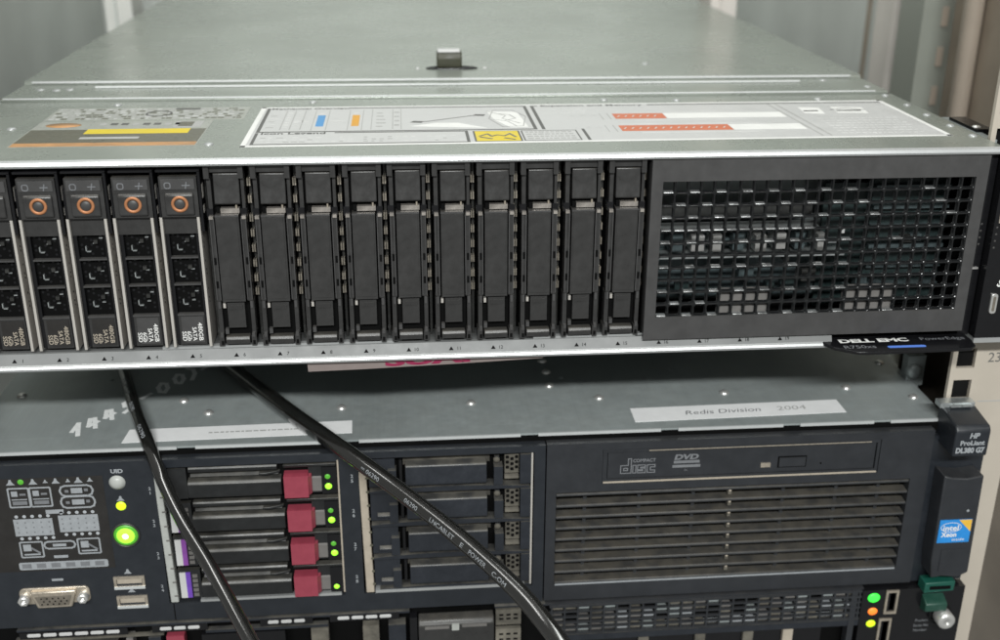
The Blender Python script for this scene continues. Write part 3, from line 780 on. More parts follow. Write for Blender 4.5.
for a in ((-212, -130, 24, 26, -122, -49), (-124, -43, 24, 26, -122, -49)): b.box(*a, M['void'], 0)
for x0, x1 in ((-211, -131.3), (-122.6, -44.2)):
    b.box(x0-.8, x0, HY+5, 24, -121, -50, M['void'], 0); b.box(x1, x1+.8, HY+5, 24, -121, -50, M['void'], 0)
b.build('bay_liner', bz, (-130, 20, -120))

# control panel art
b = MB()
Y1 = HY - .08
b.box(-287.5, -232.5, HY-.07, HY+.4, -100, -52.8, M['panelface'], .04)
DP = M['greyprint']
def fr(x0, x1, z0, z1, w=.55, r=.5, m=DP): b.loop(b.rrect(x0, x1, z0, z1, r, 2), w, Y1, .03, m)
def fill(x0, x1, z0, z1, m=DP, y=Y1): b.prism([(x0, z0), (x1, z0), (x1, z1), (x0, z1)], 'y', y-.03, y, m)
def person(x, z, s=1.0, m=DP):
    b.prism([(x-1.9*s, z-1.3*s), (x+1.9*s, z-1.3*s), (x+.7*s, z+.2*s), (x+.4*s, z+1.4*s), (x-.4*s, z+1.4*s), (x-.7*s, z+.2*s)], 'y', Y1-.03, Y1, m)
for x, s in ((-271.3, 1), (-261.9, 1), (-256.7, .6), (-252.4, .95), (-247.2, .6), (-242.9, 1), (-238, .7)): person(x, -54.6, s)
for x0, x1 in ((-272.9, -264.4), (-263.9, -255.2)):
    fr(x0, x1, -66.9, -57.6, .7); fill(x0+1.2, x0+3.8, -61.6, -59.0); fill(x0+4.6, x0+7.2, -61.2, -60.2, M['dimprint']); fill(x0+1, x1-1, -63.4, -62.9); fill(x0+1.2, x1-1.2, -65.8, -64, M['dimprint'])
for x0, x1, z0, z1 in ((-251.2, -237.4, -62.3, -57.2), (-251.4, -237.2, -68.2, -62.6)):
    fr(x0, x1, z0, z1, .8, 2.2); fill(x0+4.6, x1-4.4, (z0+z1)/2-1.3, (z0+z1)/2+1.3, DP); fill(x0+2, x0+3.6, (z0+z1)/2-.8, (z0+z1)/2+.5, M['dimprint']); fill(x1-3.6, x1-2, (z0+z1)/2-.5, (z0+z1)/2+.9, M['dimprint'])
fill(-258.6, -251, -70.8, -68.8)
for x0, x1, z0, z1 in ((-272.9, -256.4, -81.6, -73.0), (-253.8, -236.9, -80.4, -71.9)):
    fill(x0, x1, z0, z1)
    for i in range(5):
        xx = x0+1.6+i*3.35
        b.disc((xx, Y1, z1+1.3), 'y', .8, .03, DP, 8, .0); b.disc((xx+.8, Y1, z0-1.3), 'y', .8, .03, DP, 8, .0)
        for zz in (z1-1.8, z0+1.8, (z0+z1)/2): fill(xx-.3, xx+.3, zz-.35, zz+.35, M['dimprint'], Y1-.04)
for x0, x1, z0, z1 in ((-271.9, -262.4, -92.6, -84.8), (-247.2, -237.8, -91.8, -84.2)):
    fr(x0, x1, z0, z1, .7); fill(x0+1.2, x0+4.6, z1-4.6, z1-1.2); b.stroke([(x0+4.8, z0+4.6), (x1-1.6, z0+2.2)], .9, Y1, .03, M['dimprint']); fill(x0+1.2, x1-1.4, z0+1, z0+1.8)
fr(-261.6, -248.4, -88.6, -85.0, .8, 1.7); fill(-258, -252.2, -87.6, -86.2)
fill(-258.3, -252.2, -93.6, -92.2)
b.prism(b.rrect(-273.9, -235.4, -99.2, -95.3, .8, 2), 'y', Y1-.03, Y1, DP)
for i in range(6): fill(-272.6+6.3*i, -268.6+6.3*i, -98.4, -96.1, M['dimprint'], Y1-.04)
b.build('diagnostic_panel', bz, (-255, HY, -76))
b = MB()
b.text('UID', 1.9, (-226.2, Y1, -50.9), DP, bold=.05, w=5.2); person(-226.2, -64.6, .9); person(-227.6, -102.4, .9); person(-227.0, -112.4, .9)
fill(-261, -256, -105.6, -104.4)
b.build('bezel_print', bz, (-230, HY, -80)); b = MB()
for z, t in ((-61.3, '1'), (-77.8, '2'), (-94.8, '3'), (-112.2, '4')):
    b.text('2', 1.5, (-213.3, Y1, z+1.1), DP, bold=.03); b.text(t, 1.5, (-213.3, Y1, z-1.1), DP, bold=.03)
b.build('bezel_print', bz, (-213, HY, -80)); b = MB()
for z, t in ((-59.2, '5'), (-77, '6'), (-94.7, '7'), (-112.2, '8')):
    b.text('2', 1.7, (-125.6, Y1, z+1.2), DP, bold=.03); b.text(t, 1.7, (-125.6, Y1, z-1.2), DP, bold=.03)
b.build('bezel_print', bz, (-125, HY, -80))
b = MB(); b.lathe((-226.6, HY, -56.6), 'y', [(3.5, -.5), (3.5, .2), (3.0, .5), (2.8, .9), (1.6, 1.5), (0, 1.7)], M['clear']); b.build('uid_button', bz, (-226.6, HY, -56.6))
b = MB(); b.dome((-226.4, HY, -68.4), 'y', 2.2, .7, M['led_y']); b.build('status_light', bz, (-226.4, HY, -68.4))
b = MB(); b.disc((-266.9, Y1, -54.5), 'y', 1.3, .1, M['led_gd'], 12, .03); b.build('status_light', bz, (-266.9, HY, -54.5))
b = MB()
b.ring((-226.0, HY, -83.2), 'y', 5.3, 6.3, .9, M['cage'], 36)
b.lathe((-226.0, HY, -83.2), 'y', [(5.4, 0), (5.2, .5), (4.0, .9), (3.6, .8)], M['led_gd'], 32)
pb = b.build('power_button', bz, (-226, HY, -83.2))
b = MB(); b.lathe((-226.0, HY, -83.2), 'y', [(4.2, .75), (3.2, 1.2), (1.4, 1.5)], M['led_g'], 28); b.lathe((-226.0, HY, -83.2), 'y', [(1.4, 1.5), (.8, 1.7), (0, 1.75)], M['led_w'], 24)
b.build('lit_cap', pb, (-226, HY-1, -83.2))
for z0, z1, dx in ((-111.2, -105.0, 0), (-121.6, -115.4, .2)):
    b = MB()
    b.plate(-234.2+dx, -220.6+dx, z0, z1, [(-233.0+dx, -221.8+dx, z0+1.2, z1-1.2)], HY-.5, HY+4, M['port'], .2)
    b.box(-233+dx, -221.8+dx, HY+2, HY+4, z0+1, z1-1, M['portdark'], 0); b.box(-232.8+dx, -222.0+dx, HY-.1, HY+3, z0+2.4, z1-1.3, M['tan'], .2); b.box(-234.2+dx, -220.6+dx, HY-.9, HY, z0-.2, z0+1.1, M['zincedge'], .3)
    b.build('usb_port', bz, (-227, HY, z0))
b = MB()
b.prism([(-268.4, -118.6), (-253.2, -118.4), (-250.6, -109.6), (-271, -110)], 'y', HY-2.4, HY+2, M['port'], .7)
b.prism(b.rrect(-276, -245.2, -117.2, -108.8, 2.5), 'y', HY-.7, HY+1, M['port'], .3)
b.prism([(-267.2, -117.4), (-254.4, -117.2), (-252.6, -111.8), (-269, -112.2)], 'y', HY-2.45, HY-2, M['portdark'], .1)
for r in range(3):
    for i in range(5): b.disc((-266.2+2.5*i+(r % 2)*1.0, HY-2.45, -113.3-1.5*r), 'y', .4, .1, M['void'], 8, .02)
for x in (-273.6, -248.0): b.lathe((x, HY-.6, -113.6), 'y', [(2.6, 0), (2.6, 3.2), (2.0, 3.6), (1.2, 3.6), (1.1, 1.5), (0, 1.5)], M['chrome'], 6)
b.build('vga_port', bz, (-260, HY, -114))

# hot-swap drives (bay one)
RP = 17.45
def drive_row():
    z = -50.6
    b = MB()
    b.box(-206.5, -132.0, HY+3.4, 23, z-16.4, z-.4, M['void'], .1)
    b.prism([(HY+.2, z-15.6), (HY-.6, z-14.6), (HY-.9, z-8.4), (HY+.1, z-7.2), (HY+4, z-6.6), (HY+4, z-15.6)], 'x', -197, -156.4, M['hpdrive'], .35)
    # dusty top rib, ledge and ejector arm
    b.prism([(HY+1.2, z-3.4), (HY+.6, z-1.6), (HY+1.4, z-.6), (HY+8, z-.4), (HY+8, z-3.4)], 'x', -196.5, -158, M['hpdrive'], .3)
    b.prism([(HY+1.6, z-5.9), (HY+2.8, z-4.7), (HY+8, z-4.2), (HY+8, z-5.9)], 'x', -196, -157.6, M['hpdrive'], .2)
    b.prism([(-166, HY+.2), (-163, HY+.2), (-157, HY+2.2), (-157, HY+4), (-166, HY+4)], 'z', z-5.5, z-4.3, M['hpdrive'], .3)
    b.prism([(HY+.6, z-2.4), (HY+.2, z-.9), (HY+5, z-.5), (HY+5, z-2.4)], 'x', -155.4, -132.4, M['hpdrive'], .25)
    b.box(-144.6, -139, HY+1.4, HY+4, z-15.8, z-2.2, M['hpdrive'], .3)
    b.prism([(HY+.8, z-15), (HY+1.0, z-8), (HY+2.2, z-6.4), (HY+4, z-6.4), (HY+4, z-15)], 'x', -144.2, -138.9, M['greypad'], .4)
    b.box(-138.9, -132.3, HY+.7, HY+4, z-16.2, z-2.8, M['gloss'], .35)
    b.box(-207.4, -197.4, HY+1.2, HY+4, z-16.2, z-1.0, M['hpdrive'], .35)
    r = b.build('drive_carrier', hp, (-170, HY, z-17))
    b = MB(); b.box(-155.2, -144.6, HY-2.4, HY+4, z-16.0, z-5.2, M['red'], .9, 3)
    b.prism([(-144.8, HY-2.0), (-143.2, HY+.4), (-143.2, HY+3.4), (-144.8, HY+3.4)], 'z', z-15.6, z-5.8, M['red'], .4)
    b.build('latch_button', r, (-150, HY, z-10))
    b = MB(); b.dome((-136.1, HY+.7, z-12.5), 'y', 1.55, .6, M['led_g']); b.build('activity_light', r, (-136, HY, z-12.5))
    b = MB(); b.dome((-136.3, HY+.7, z-7.6), 'y', 1.25, .4, M['led_gd']); b.build('status_light', r, (-136, HY, z-7.6))
    b = MB(); b.box(-206.6, -203.8, HY+.6, HY+1.4, z-15.6, z-2.2, M['paper'], .1); b.box(-203.8, -201.6, HY+.6, HY+1.4, z-15.6, z-2.2, M['purple'], .1)
    for i in range(5): b.box(-200.9, -198.6, HY+.7, HY+1.4, z-15+2.5*i, z-13.4+2.5*i, M['greypad'], .15)
    lb = b.build('drive_label', r, (-203, HY, z-9)); lb['label'] = 'white and purple sticker'
    return r
d0 = drive_row()
rows = [d0] + [copy_part(d0, dx, -RP*k, hp) for k, dx in ((1, .5), (2, .9), (3, 1.2))]
for ch in list(d0.children):
    if ch.name.startswith('drive_label'): bpy.data.objects.remove(ch)
# the lowest drive shows one small lamp only
for ch in list(rows[3].children):
    if ch.name.startswith('activity_light'): bpy.data.objects.remove(ch)
for ch in rows[3].children:
    if ch.name.startswith('status_light'): ch.location.z -= .0058; ch.material_slots[0].link = 'OBJECT'; ch.material_slots[0].material = M['led_g']
    if ch.name.startswith('drive_label'): ch.material_slots[1].link = 'OBJECT'; ch.material_slots[1].material = M['violet']
b = MB()
b.prism([(-211.4, -50.4), (-208.6, -50.4), (-206.8, -120.6), (-210.4, -120.6)], 'y', HY+.2, HY+5, M['clear'], .4)
for i in range(9): b.box(-209.6+.15*i, -207.8+.15*i, HY-.1, HY+.5, -58-7.4*i, -57.4-7.4*i, M['greypad'], .1)
b.box(-197, -133, HY+.1, HY+5, -121.2, -119.6, M['lidedge'], .5); b.box(-131.9, -131.2, HY-.1, HY+4, -119, -49.6, M['tan'], .25)
b.build('bay_trim', bz, (-170, HY, -120))

# blank fillers (bay two)
def blank_row():
    z = -50.0
    b = MB()
    b.box(-117.6, -45.6, HY+6.5, 23, z-17.0, z-.2, M['void'], .1)
    b.box(-103, -64, HY+5.0, HY+7, z-6, z-.6, M['dusty'], .2)
    # bowed bottom ledge between two blanks
    n = 12; prof = []
    for i in range(n+1):
        t = i/n; x = -118.2+72*t; prof.append((x, z-16.9+1.5*math.sin(math.pi*min(1, t*1.05))**.7))
    b.prism(prof+[(-46.2, z-17.8), (-118.2, z-17.8)], 'y', HY+.4, HY+7, M['hpblank'])
    b.box(-50.6, -45.4, HY+.4, HY+6, z-15.6, z-.8, M['hpblank'], .4)
    b.box(-118.3, -106.6, HY+2.2, HY+7, z-15.4, z-1.2, M['hpblank'], .6)
    b.prism([(HY+.6, z-13.4), (HY+.6, z-12.2), (HY+2.4, z-11.2), (HY+2.4, z-13.4)], 'x', -115.4, -107.6, M['hpblank'], .2)
    r = b.build('bay_blank', hp, (-82, HY, z-17))
    b = MB(); b.prism([(HY+4, z-14.8), (HY+.2, z-14.4), (HY-.3, z-13.6), (HY+.5, z-4.9), (HY+1.2, z-4.3), (HY+5.6, z-4.0), (HY+5.6, z-14.8)], 'x', -102, -65.6, M['hpblank'], .4)
    b.build('handle_panel', r, (-84, HY, z-10))
    b = MB()
    for x0, x1 in ((-109.8, -106.0), (-62.4, -58.4)):
        b.box(x0, x1, HY-.2, HY+5, z-15.4, z-6.2, M['hpblank'], .5); b.lathe(((x0+x1)/2-.6, HY+3.6, z-4.4), 'y', [(1.5, 0), (1.4, 1.0), (0, 1.3)], M['dusty'], 12)
        b.box((x0+x1)/2-1.6, (x0+x1)/2+.6, HY+3.4, HY+5, z-8, z-2.6, M['hpblank'], .3)
        b.build('latch_lever', r, (x0, HY, z-10)); b = MB()
    b.box(-104.6, -103.4, HY+2, HY+6, z-14, z-2, M['gloss'], .2)
    b.box(-57.4, -51.0, HY+2.6, HY+6, z-11.0, z-1.6, M['dusty'], .3)
    for i in range(3):
        for j in range(3):
            if (i, j) in ((1, 1),): pass
            x = -56.2+2.1*i; zz = z-2.9-2.6*j-(.9 if i == 1 else 0)
            b.prism(b.rrect(x-.75, x+.75, zz-.75, zz+.75, .4, 2), 'y', HY+2.5, HY+2.7, M['void'])
    b.build('vent_grid', r, (-54, HY, z-8))
    b = MB(); b.prism([(HY+.8, z-13.2), (HY+.8, z-12.2), (HY+2.8, z-11.2), (HY+2.8, z-13.2)], 'x', -57.6, -51, M['dusty'], .3)
    b.build('dust_ledge', r, (-54, HY, z-12))
    return r
k0 = blank_row()
for k in (1, 2, 3): copy_part(k0, .3*k, -17.5*k, hp)
b = MB()
b.prism([(-122.8, -55), (-119.4, -55), (-117.8, -120.4), (-121.6, -120.4)], 'y', HY+.2, HY+5, M['tan'], .4)
for i in range(9): b.box(-119.9+.18*i, -118.6+.18*i, HY-.1, HY+.5, -60-7.0*i, -59.2-7.0*i, M['brown'], .1)
b.box(-117.4, -48, HY+.1, HY+5, -120.9, -119.2, M['lidedge'], .5); b.box(-45.6, -44.8, HY-.2, HY+4, -119.4, -49.8, M['rail'], .3)
b.build('bay_trim', bz, (-82, HY, -120))

# optical drive
b = MB()
b.plate(-13.0, 116.4, -67.0, -50.1, [(-11.0, 115.0, -65.4, -51.6)], HY+.4, HY+3, M['bezel2'], .3)
od = b.build('optical_drive', hp, (52, HY, -67))
b = MB(); b.box(-10.6, 114.6, HY+1.0, HY+4, -65.2, -51.9, M['bezel2'], .35)
b.box(60.6, 65.2, HY+.5, HY+1.4, -62.4, -60.2, M['port'], .3)
b.box(68.6, 82.2, HY+.85, HY+1.4, -63.0, -57.2, M['void'], .1); b.box(69.2, 81.6, HY+.4, HY+1.4, -62.4, -57.8, M['bezel2'], .4)
b.disc((89.2, HY+1.0, -61.6), 'y', .5, .05, M['void'], 8, .01)
dr = b.build('tray_door', od, (52, HY, -65))
b = MB()
y = HY+.92; G = M['dimprint']
# compact disc logo: outlined letters
def ol(pts, w=.45): b.stroke(pts, w, y, .03, G)
ol([(-4.6, -62.8), (-4.6, -58.8), (-1.2, -58.8), (-1.2, -55.4), (.2, -55.4), (.2, -62.8), (-4.6, -62.8)]); ol([(-3.2, -61.4), (-3.2, -60.2), (-1.4, -60.2), (-1.4, -61.4), (-3.2, -61.4)])
ol([(1.0, -62.8), (1.0, -58.8), (2.4, -58.8), (2.4, -62.8), (1.0, -62.8)]); ol([(6.8, -58.8), (3.2, -58.8), (3.2, -61.2), (5.6, -61.2), (5.6, -61.7), (3.2, -61.7), (3.2, -62.8), (6.8, -62.8), (6.8, -60.4), (4.6, -60.4), (4.6, -59.9), (6.8, -59.9), (6.8, -58.8)])
ol([(11.2, -58.8), (7.7, -58.8), (7.7, -62.8), (11.2, -62.8), (11.2, -61.6), (9.1, -61.6), (9.1, -60.0), (11.2, -60.0), (11.2, -58.8)])
b.text('COMPACT', 1.7, (6.2, y, -56.4), G, w=10.5, bold=.03)
b.text('DVD', 2.6, (25.8, y, -55.4), M['dimprint'], (1,0,0), (.25,0,1), bold=.05, w=11)
for z, w, g in ((-58.0, 12, 'dimprint'), (-60.2, 13, 'dimprint')): b.prism([(25.8-w/2, z-.7), (25.8+w/2, z-.7), (25.8+w/2, z+.7), (25.8-w/2, z+.7)], 'y', y-.03, y, M[g])
b.text('ReWritable', 1.3, (25.8, y-.01, -60.2), M['bezel'], w=11); b.text('DL', 1.0, (25.8, y, -62.2), G)
b.build('disc_logos', dr, (10, HY+1, -59))
b = MB(); b.box(-12.6, 116, HY+.15, HY+.9, -67.3, -66.4, M['tan'], .2); b.box(8, 112, HY+.3, HY+.9, -51.4, -50.9, M['port'], .15)  # tan strips paint the light on the edges of the drive recess
b.build('lit_edge', od, (52, HY, -67))

# louvered air grille
b = MB()
for i in range(9):
    z = -71.4-5.95*i
    b.prism([(HY+.3, z-2.0), (HY+.0, z-1.3), (HY+.3, z-.5), (HY+5.4, z-.1), (HY+5.6, z-.8), (HY+2.0, z-1.9)], 'x', -33.8, 132.8, M['louver'], .15, 1)
gr = b.build('air_grille', hp, (50, HY, -121))
b = MB()
for x in (-20, 5.5, 31, 48, 74, 99.5, 120):
    b.box(x-.8, x+.8, HY+4.2, HY+9, -120.5, -71.5, M['louver'], .2)
for i in range(8):
    for j in range(15):
        if random.random() < .85:
            x = -30+11*j+random.random()*3; z = -74.4-5.95*i
            b.lathe((x, HY+6.4, z), 'y', [(2.2, 0), (2.0, .6), (0, .7)], M['void'], 10, 1.5, .8)
    b.box(-33, 132, HY+6.2, HY+8.4, -76.2-5.95*i, -73.4-5.95*i, M['dusty'], .6); b.box(46.8+.2*i, 48.4+.2*i, HY+1.6, HY+6, -76.6-5.95*i, -73.0-5.95*i, M['dusty'], .4); b.dome((47.6+.2*i, HY+1.5, -74.4-5.95*i), 'y', .7, .5, M['tan'], 10)
b.box(-34, 133, HY+9.2, HY+10, -121, -71, M['dusty'], .1)
b.box(-33.5, 132.5, HY+.2, HY+6, -121.2, -119.8, M['zincedge'], .4)
b.build('filter_screen', gr, (50, HY+8, -121))
b = MB(); b.box(-33.5, 132.5, HY-.05, HY+.5, -121.3, -120.5, M['greyprint'], .2); b.build('lower_rim', gr, (50, HY, -121))

# right ear with badge lever
b = MB(); b.box(-318, -303, HY-4, 11.5, -129.5, -38, M['bezel'], 1.0); b.build('mounting_ear', hp, (-310, HY, -130))
b = MB()
b.box(141.8, 168, HY+1.5, 11.5, -130, -50, M['bezel'], .6)
b.prism([(-9.5, -53.6), (-9.8, -40.6), (-8.2, -38.4), (9.5, -35.6), (9.5, -53.6)], 'x', 144.6, 161.0, M['bezel'], 1.0, 3)
er = b.build('mounting_ear', hp, (155, HY, -130))
b = MB(); ty = -10.0
b.text('HP', 2.6, (153.6, ty, -42.6), M['greyprint'], bold=.05, u=(1,0,0), v=(.15,0,1)); b.text('ProLiant', 2.4, (153.0, ty, -46.2), M['greyprint'], bold=.04, w=11.5); b.text('DL380 G7', 2.6, (152.4, ty, -49.9), M['greyprint'], bold=.06, w=13.6)
b.build('model_lettering', er, (153, ty, -46))
b = MB()
b.prism([(145.0, -65.4), (149, -66.6), (156, -67.2), (164.0, -65.9), (164.6, -100), (165.0, -119.0), (160, -121.6), (152, -120.6), (146.8, -121.4), (145.6, -112)], 'y', -6, HY+2, M['bezel2'], .8)
b.box(149.6, 161.4, -6.3, -5.8, -117.5, -105.5, M['bezel2'], .3); b.disc((159.2, -6, -84.5), 'y', .7, .15, M['greyprint'], 10, .05)
lv = b.build('release_lever', er, (155, -4, -120))
b = MB()
b.box(146.4, 162.0, -6.35, -5.9, -101.4, -89.0, M['badge_blue'], .15)
b.prism([(155.6, -89.1), (161.9, -89.1), (161.9, -95.6)], 'y', -6.42, -6.36, M['badge_gold'])
b.text('intel', 3.0, (152.2, -6.42, -93.2), M['white'], bold=.02, w=7.5); b.text('Xeon', 2.6, (151.6, -6.42, -96.8), M['white'], bold=.03, w=7.5); b.text('inside', 1.6, (156.6, -6.42, -99.6), M['white'], w=6)
b.loop([(152.2+5.0*math.cos(t*.52), -93.0+2.6*math.sin(t*.52)) for t in range(12)], .25, -6.42, .03, M['white'])
lb = b.build('processor_badge', lv, (154, -6, -95)); lb['label'] = 'blue and gold processor badge'
b = MB(); b.box(143.5, 160, 6, 11.4, -36.4, -34.0, M['silver'], .9); b.box(148, 158, 4.4, 6, -35.6, -34.6, M['silver'], .3)
b.build('ear_bracket', er, (154, 8, -35))

# ================================================================== LOWEST SERVER
lo = thing('rack_server', 'lowest server with round green, orange and yellow-green lamps at its right end', 'server', (CX, 0, -218))
LY = 0.5
b = MB()
b.box(-293, 149, 14, 690, -217, -131.6, M['void'], .2)
b.box(-280, -102, LY+1.5, 9, -131.9, -130.9, M['hpblank'], .2); b.box(-62, -38, LY+.5, 9, -131.0, -130.2, M['hpblank'], .2)
b.box(-300, 168, 9, 14, -217, -131.6, M['void'], .2)
b.box(-38, 118, LY+1, 9, -131.4, -130.6, M['bezel2'], .2)
b.build('chassis_body', lo, (CX, 8, -217))
def vents(x0, x1, z, n):
    b = MB(); w = (x1-x0)/n
    b.box(x0-3, x1+3, LY+1.2, LY+3, z-2.2, z+1.2, M['gloss'], .2)
    for i in range(n): b.prism(b.rrect(x0+w*i+.5, x0+w*(i+1)-.5, z-1.0, z+.6, .6, 2), 'y', LY+.7, LY+1.3, M['paper'], .15)  # white fills stand for light showing through the vents
    return b.build('vent_slots', lo, ((x0+x1)/2, LY, z))
vents(-276, -234, -133.4, 6); vents(-217, -198, -133.2, 3); vents(-168, -150, -132.6, 3); vents(-136, -110, -132.4, 4)
b = MB()
for x0, x1, mm_ in ((-282, -276, 'hpblank'), (-232, -229, 'greypad'), (-222, -216.5, 'hpblank'), (-214, -206, 'red'), (-198, -160, 'gloss'), (-148, -140, 'dusty'), (-124, -116.5, 'dusty'), (-112, -104, 'hpblank')):
    b.box(x0, x1, LY+.5, LY+6, -160, -137.6, M[mm_], .8)
b.box(-196, -140, LY+1, LY+4, -137.0, -135.6, M['hpblank'], .3); b.box(-270, -236, LY+2, LY+5, -165, -139, M['hpdrive'], .6)
b.box(-280, -215, LY+1, LY+3, -137, -136, M['dusty'], .3)
b.build('drive_row', lo, (-190, LY, -150))
b = MB()
b.prism([(LY-2, -170), (LY-2.4, -137.4), (LY-1, -135), (LY+4, -134.0), (LY+4, -170)], 'x', -98.0, -62.5, M['black'], .6)
b.box(-95, -83.6, LY-2.7, LY-2, -138.9, -137.5, M['greypad'], .3); b.box(-77.6, -66, LY-2.7, LY-2, -138.5, -137.1, M['greypad'], .3); b.box(-82.4, -79.0, LY-3, LY-2, -139.8, -136.6, M['clear'], .5)
b.box(-102, -98.6, LY-1, LY+4, -160, -133, M['gloss'], .4)
b.build('drive_tray', lo, (-80, LY, -150))
b = MB()
for x0 in (-61.5,):
    b.box(x0, x0+12, LY+.4, LY+3, -140.6, -132.2, M['dusty'], .4); b.box(x0, x0+12, LY+.4, LY+3, -152, -143.2, M['dusty'], .4)
    for i in range(3):
        for z in (-135.0, -137.2, -146, -149): b.box(x0+1.6+3.4*i, x0+3.6+3.4*i, LY+.3, LY+1, z-.5, z+.5, M['void'], .1)
b.build('vent_grid', lo, (-56, LY, -140))
b = MB()
gx0, gx1, nz = -35, 116, 5
for i in range(25): 
    x = gx0+(gx1-gx0)*i/24; b.box(x-.4, x+.4, LY-.2, LY+1.2, -147.6, -131.6, M['bezel2'], .15)
for j in range(6): 
    z = -131.8-3.1*j; b.box(gx0-1, gx1+1, LY-.25, LY+1.2, z-.38, z+.38, M['bezel2'], .15)
gl = b.build('air_grille', lo, (40, LY, -148))
b = MB()
b.box(gx0, gx1, LY+9, LY+10, -148, -131, M['louver'], 0)
for i in range(24):
    x = gx0+(gx1-gx0)*(i+.5)/24
    for j in range(5):
        r = random.random(); z = -133.4-3.1*j
        if r < (.75 if j in (0, 2, 4) else .4): b.box(x-2.5, x+2.5, LY+1.4, LY+5, z-1.0, z+.5, M[random.choice(['greypad', 'dusty', 'zinc', 'greyprint' if j in (2, 4) else 'dusty'])], .3)
b.box(gx0, gx1, LY+2.4, LY+4.5, -146.9, -146.0, M['greyprint'], .2)
b.build('filter_screen', gl, (40, LY+6, -148))
b = MB()
b.box(-36, 118, LY+.4, LY+6, -152, -148.6, M['hpblank'], .4); b.box(-34, 100, LY+3, LY+8, -175, -152.5, M['gloss'], .4)
for x in (36, 80, 8, 60): b.box(x, x+5, LY+1, LY+5, -165, -152.8, M['dusty' if x != 80 else 'tan'], .5)
b.box(112, 115, LY, LY+5, -175, -131, M['bezel2'], .4)
b.build('lower_shelf', lo, (40, LY, -160))
b = MB()
b.box(117.4, 169, LY, LY+6, -190, -131.6, M['gloss'], .5)
cp = b.build('control_panel', lo, (140, LY, -180))
for m_, x, z, r, g in (('led_green', 123.2, -135.8, 3.0, 1.0), ('led_o', 123.6, -143.8, 2.4, .8), ('led_y', 123.6, -151.0, 2.3, .8)):
    b = MB(); b.lathe((x, LY, z), 'y', [(r, -.3), (r, .3), (r*.8, .7), (0, 1.0)], M[m_], 20, 1, .85); b.build('status_light', cp, (x, LY, z))
for x, z0, z1 in ((132.2, -145.4, -131.8), (130.6, -164, -148.2)):
    b = MB(); b.plate(x-3.2, x+3.2, z0, z1, [(x-2.1, x+2.1, z0+1.2, z1-1.2)], LY-.8, LY+3, M['port'], .2); b.box(x-.6, x+1.8, LY, LY+2.5, z0+2, z1-2, M['tan'], .2); b.box(x-3, x+3, LY+1.6, LY+2.6, z0+1, z1-1, M['portdark'], 0)
    b.build('usb_port', cp, (x, LY, z0))
b = MB()
b.prism([(145.6, -131.4), (160.6, -130.6), (160.8, -125.0), (145.8, -125.6)], 'y', -4.2, 3.0, M['green'], .5); b.box(148.2, 158.6, -4.5, -4.1, -129.2, -127.4, M['void'], .2)
b.build('release_latch', cp, (153, 0, -128))
b = MB()
b.prism([(HY-8, -141.8), (HY-8, -137.6), (HY-2, -134.6), (HY-2, -144)], 'x', 147.5, 158.5, M['darkgreen'], .6)
b.lathe((157.4, LY-.5, -146.0), 'y', [(5.8, 0), (5.8, 1.5), (5.2, 2.4)], M['gloss'], 24)
b.lathe((158.2, LY-2, -146.4), 'y', [(4.4, 0), (4.4, 5.5), (3.6, 6.4), (1.2, 6.6), (1.0, 6.0), (0, 6.0)], M['chrome'], 28)
b.build('thumb_screw', cp, (157, -3, -146))
b = MB()
for s, z in (('Product', -150.6), ('Serial No', -153.6), ('Number', -156.4)): b.text(s, 1.5, (149.6, LY-.06, z), M['dimprint'], bold=.01)
b.build('panel_lettering', cp, (149, LY, -154))

# ================================================================== CABLES
def cable(name, label, ctrl, r, texts, ang):
    pts = spline(ctrl, 16)
    b = MB(); b.tube(pts, r, M['cable'], 28)
    root = b.build(name, None, ctrl[0]); root['label'] = label; root['category'] = 'cable'; root['group'] = 'black cables hanging from the gap between the servers'
    cum = [0.0]
    for p, q in zip(pts, pts[1:]): cum.append(cum[-1] + (q-p).length)
    fr = tube_frames(pts)
    def at(s):
        s = max(0, min(cum[-1]-1e-4, s)); i = max(k for k in range(len(cum)) if cum[k] <= s); i = min(i, len(pts)-2)
        t = (s-cum[i])/(cum[i+1]-cum[i]); p = pts[i].lerp(pts[i+1], t); u = fr[i][1].lerp(fr[i+1][1], t); v = fr[i][2].lerp(fr[i+1][2], t)
        return p, u, v
    for s, s0, h, w in texts:
        def fn(a, c, s0=s0):
            p, u, v = at(s0+a); th = ang - c/r
            return p + (u*math.cos(th) + v*math.sin(th))*(r+.13)
        b = MB(); b.text(s, h, (0,0,0), M['greyprint'], align='l', w=w, fn=fn, bold=.0)
        b.build('jacket_lettering', root, at(s0)[0])
    return cum[-1]
c1 = [(-266,152,-39.9), (-252.5,116,-39.9), (-238.9,81.5,-39.9), (-226,43.4,-39.6)]
c2 = [(-226,140,-39.1), (-203.6,107.7,-39.1), (-181.6,73.9,-39.1), (-153.5,29.3,-38.6)]
C1B = [(-214.7, 13.4, -40.8), (-205.6, -3.3, -52.7), (-194.3, -22.0, -64.0), (-180.2, -41.4, -76.2), (-165.8, -64.8, -87.5), (-156.7, -81.1, -93.2)]
C2B = [(-129.9, 0.3, -41.9), (-104.2, -25.0, -50.0), (-80.4, -50.2, -58.0), (-60.4, -74.8, -65.8), (-48.3, -94.0, -72.5), (-40.4, -112.3, -75.6)]
cable('power_cable', 'thinner black cable at left, hanging over the control panel and first drive bay', c1+C1B, 3.0,
      [('VCPVLT', 88, 1.9, 20), ('06290', 117, 1.9, 9), ('06290', 141, 1.9, 9)], math.radians(118))
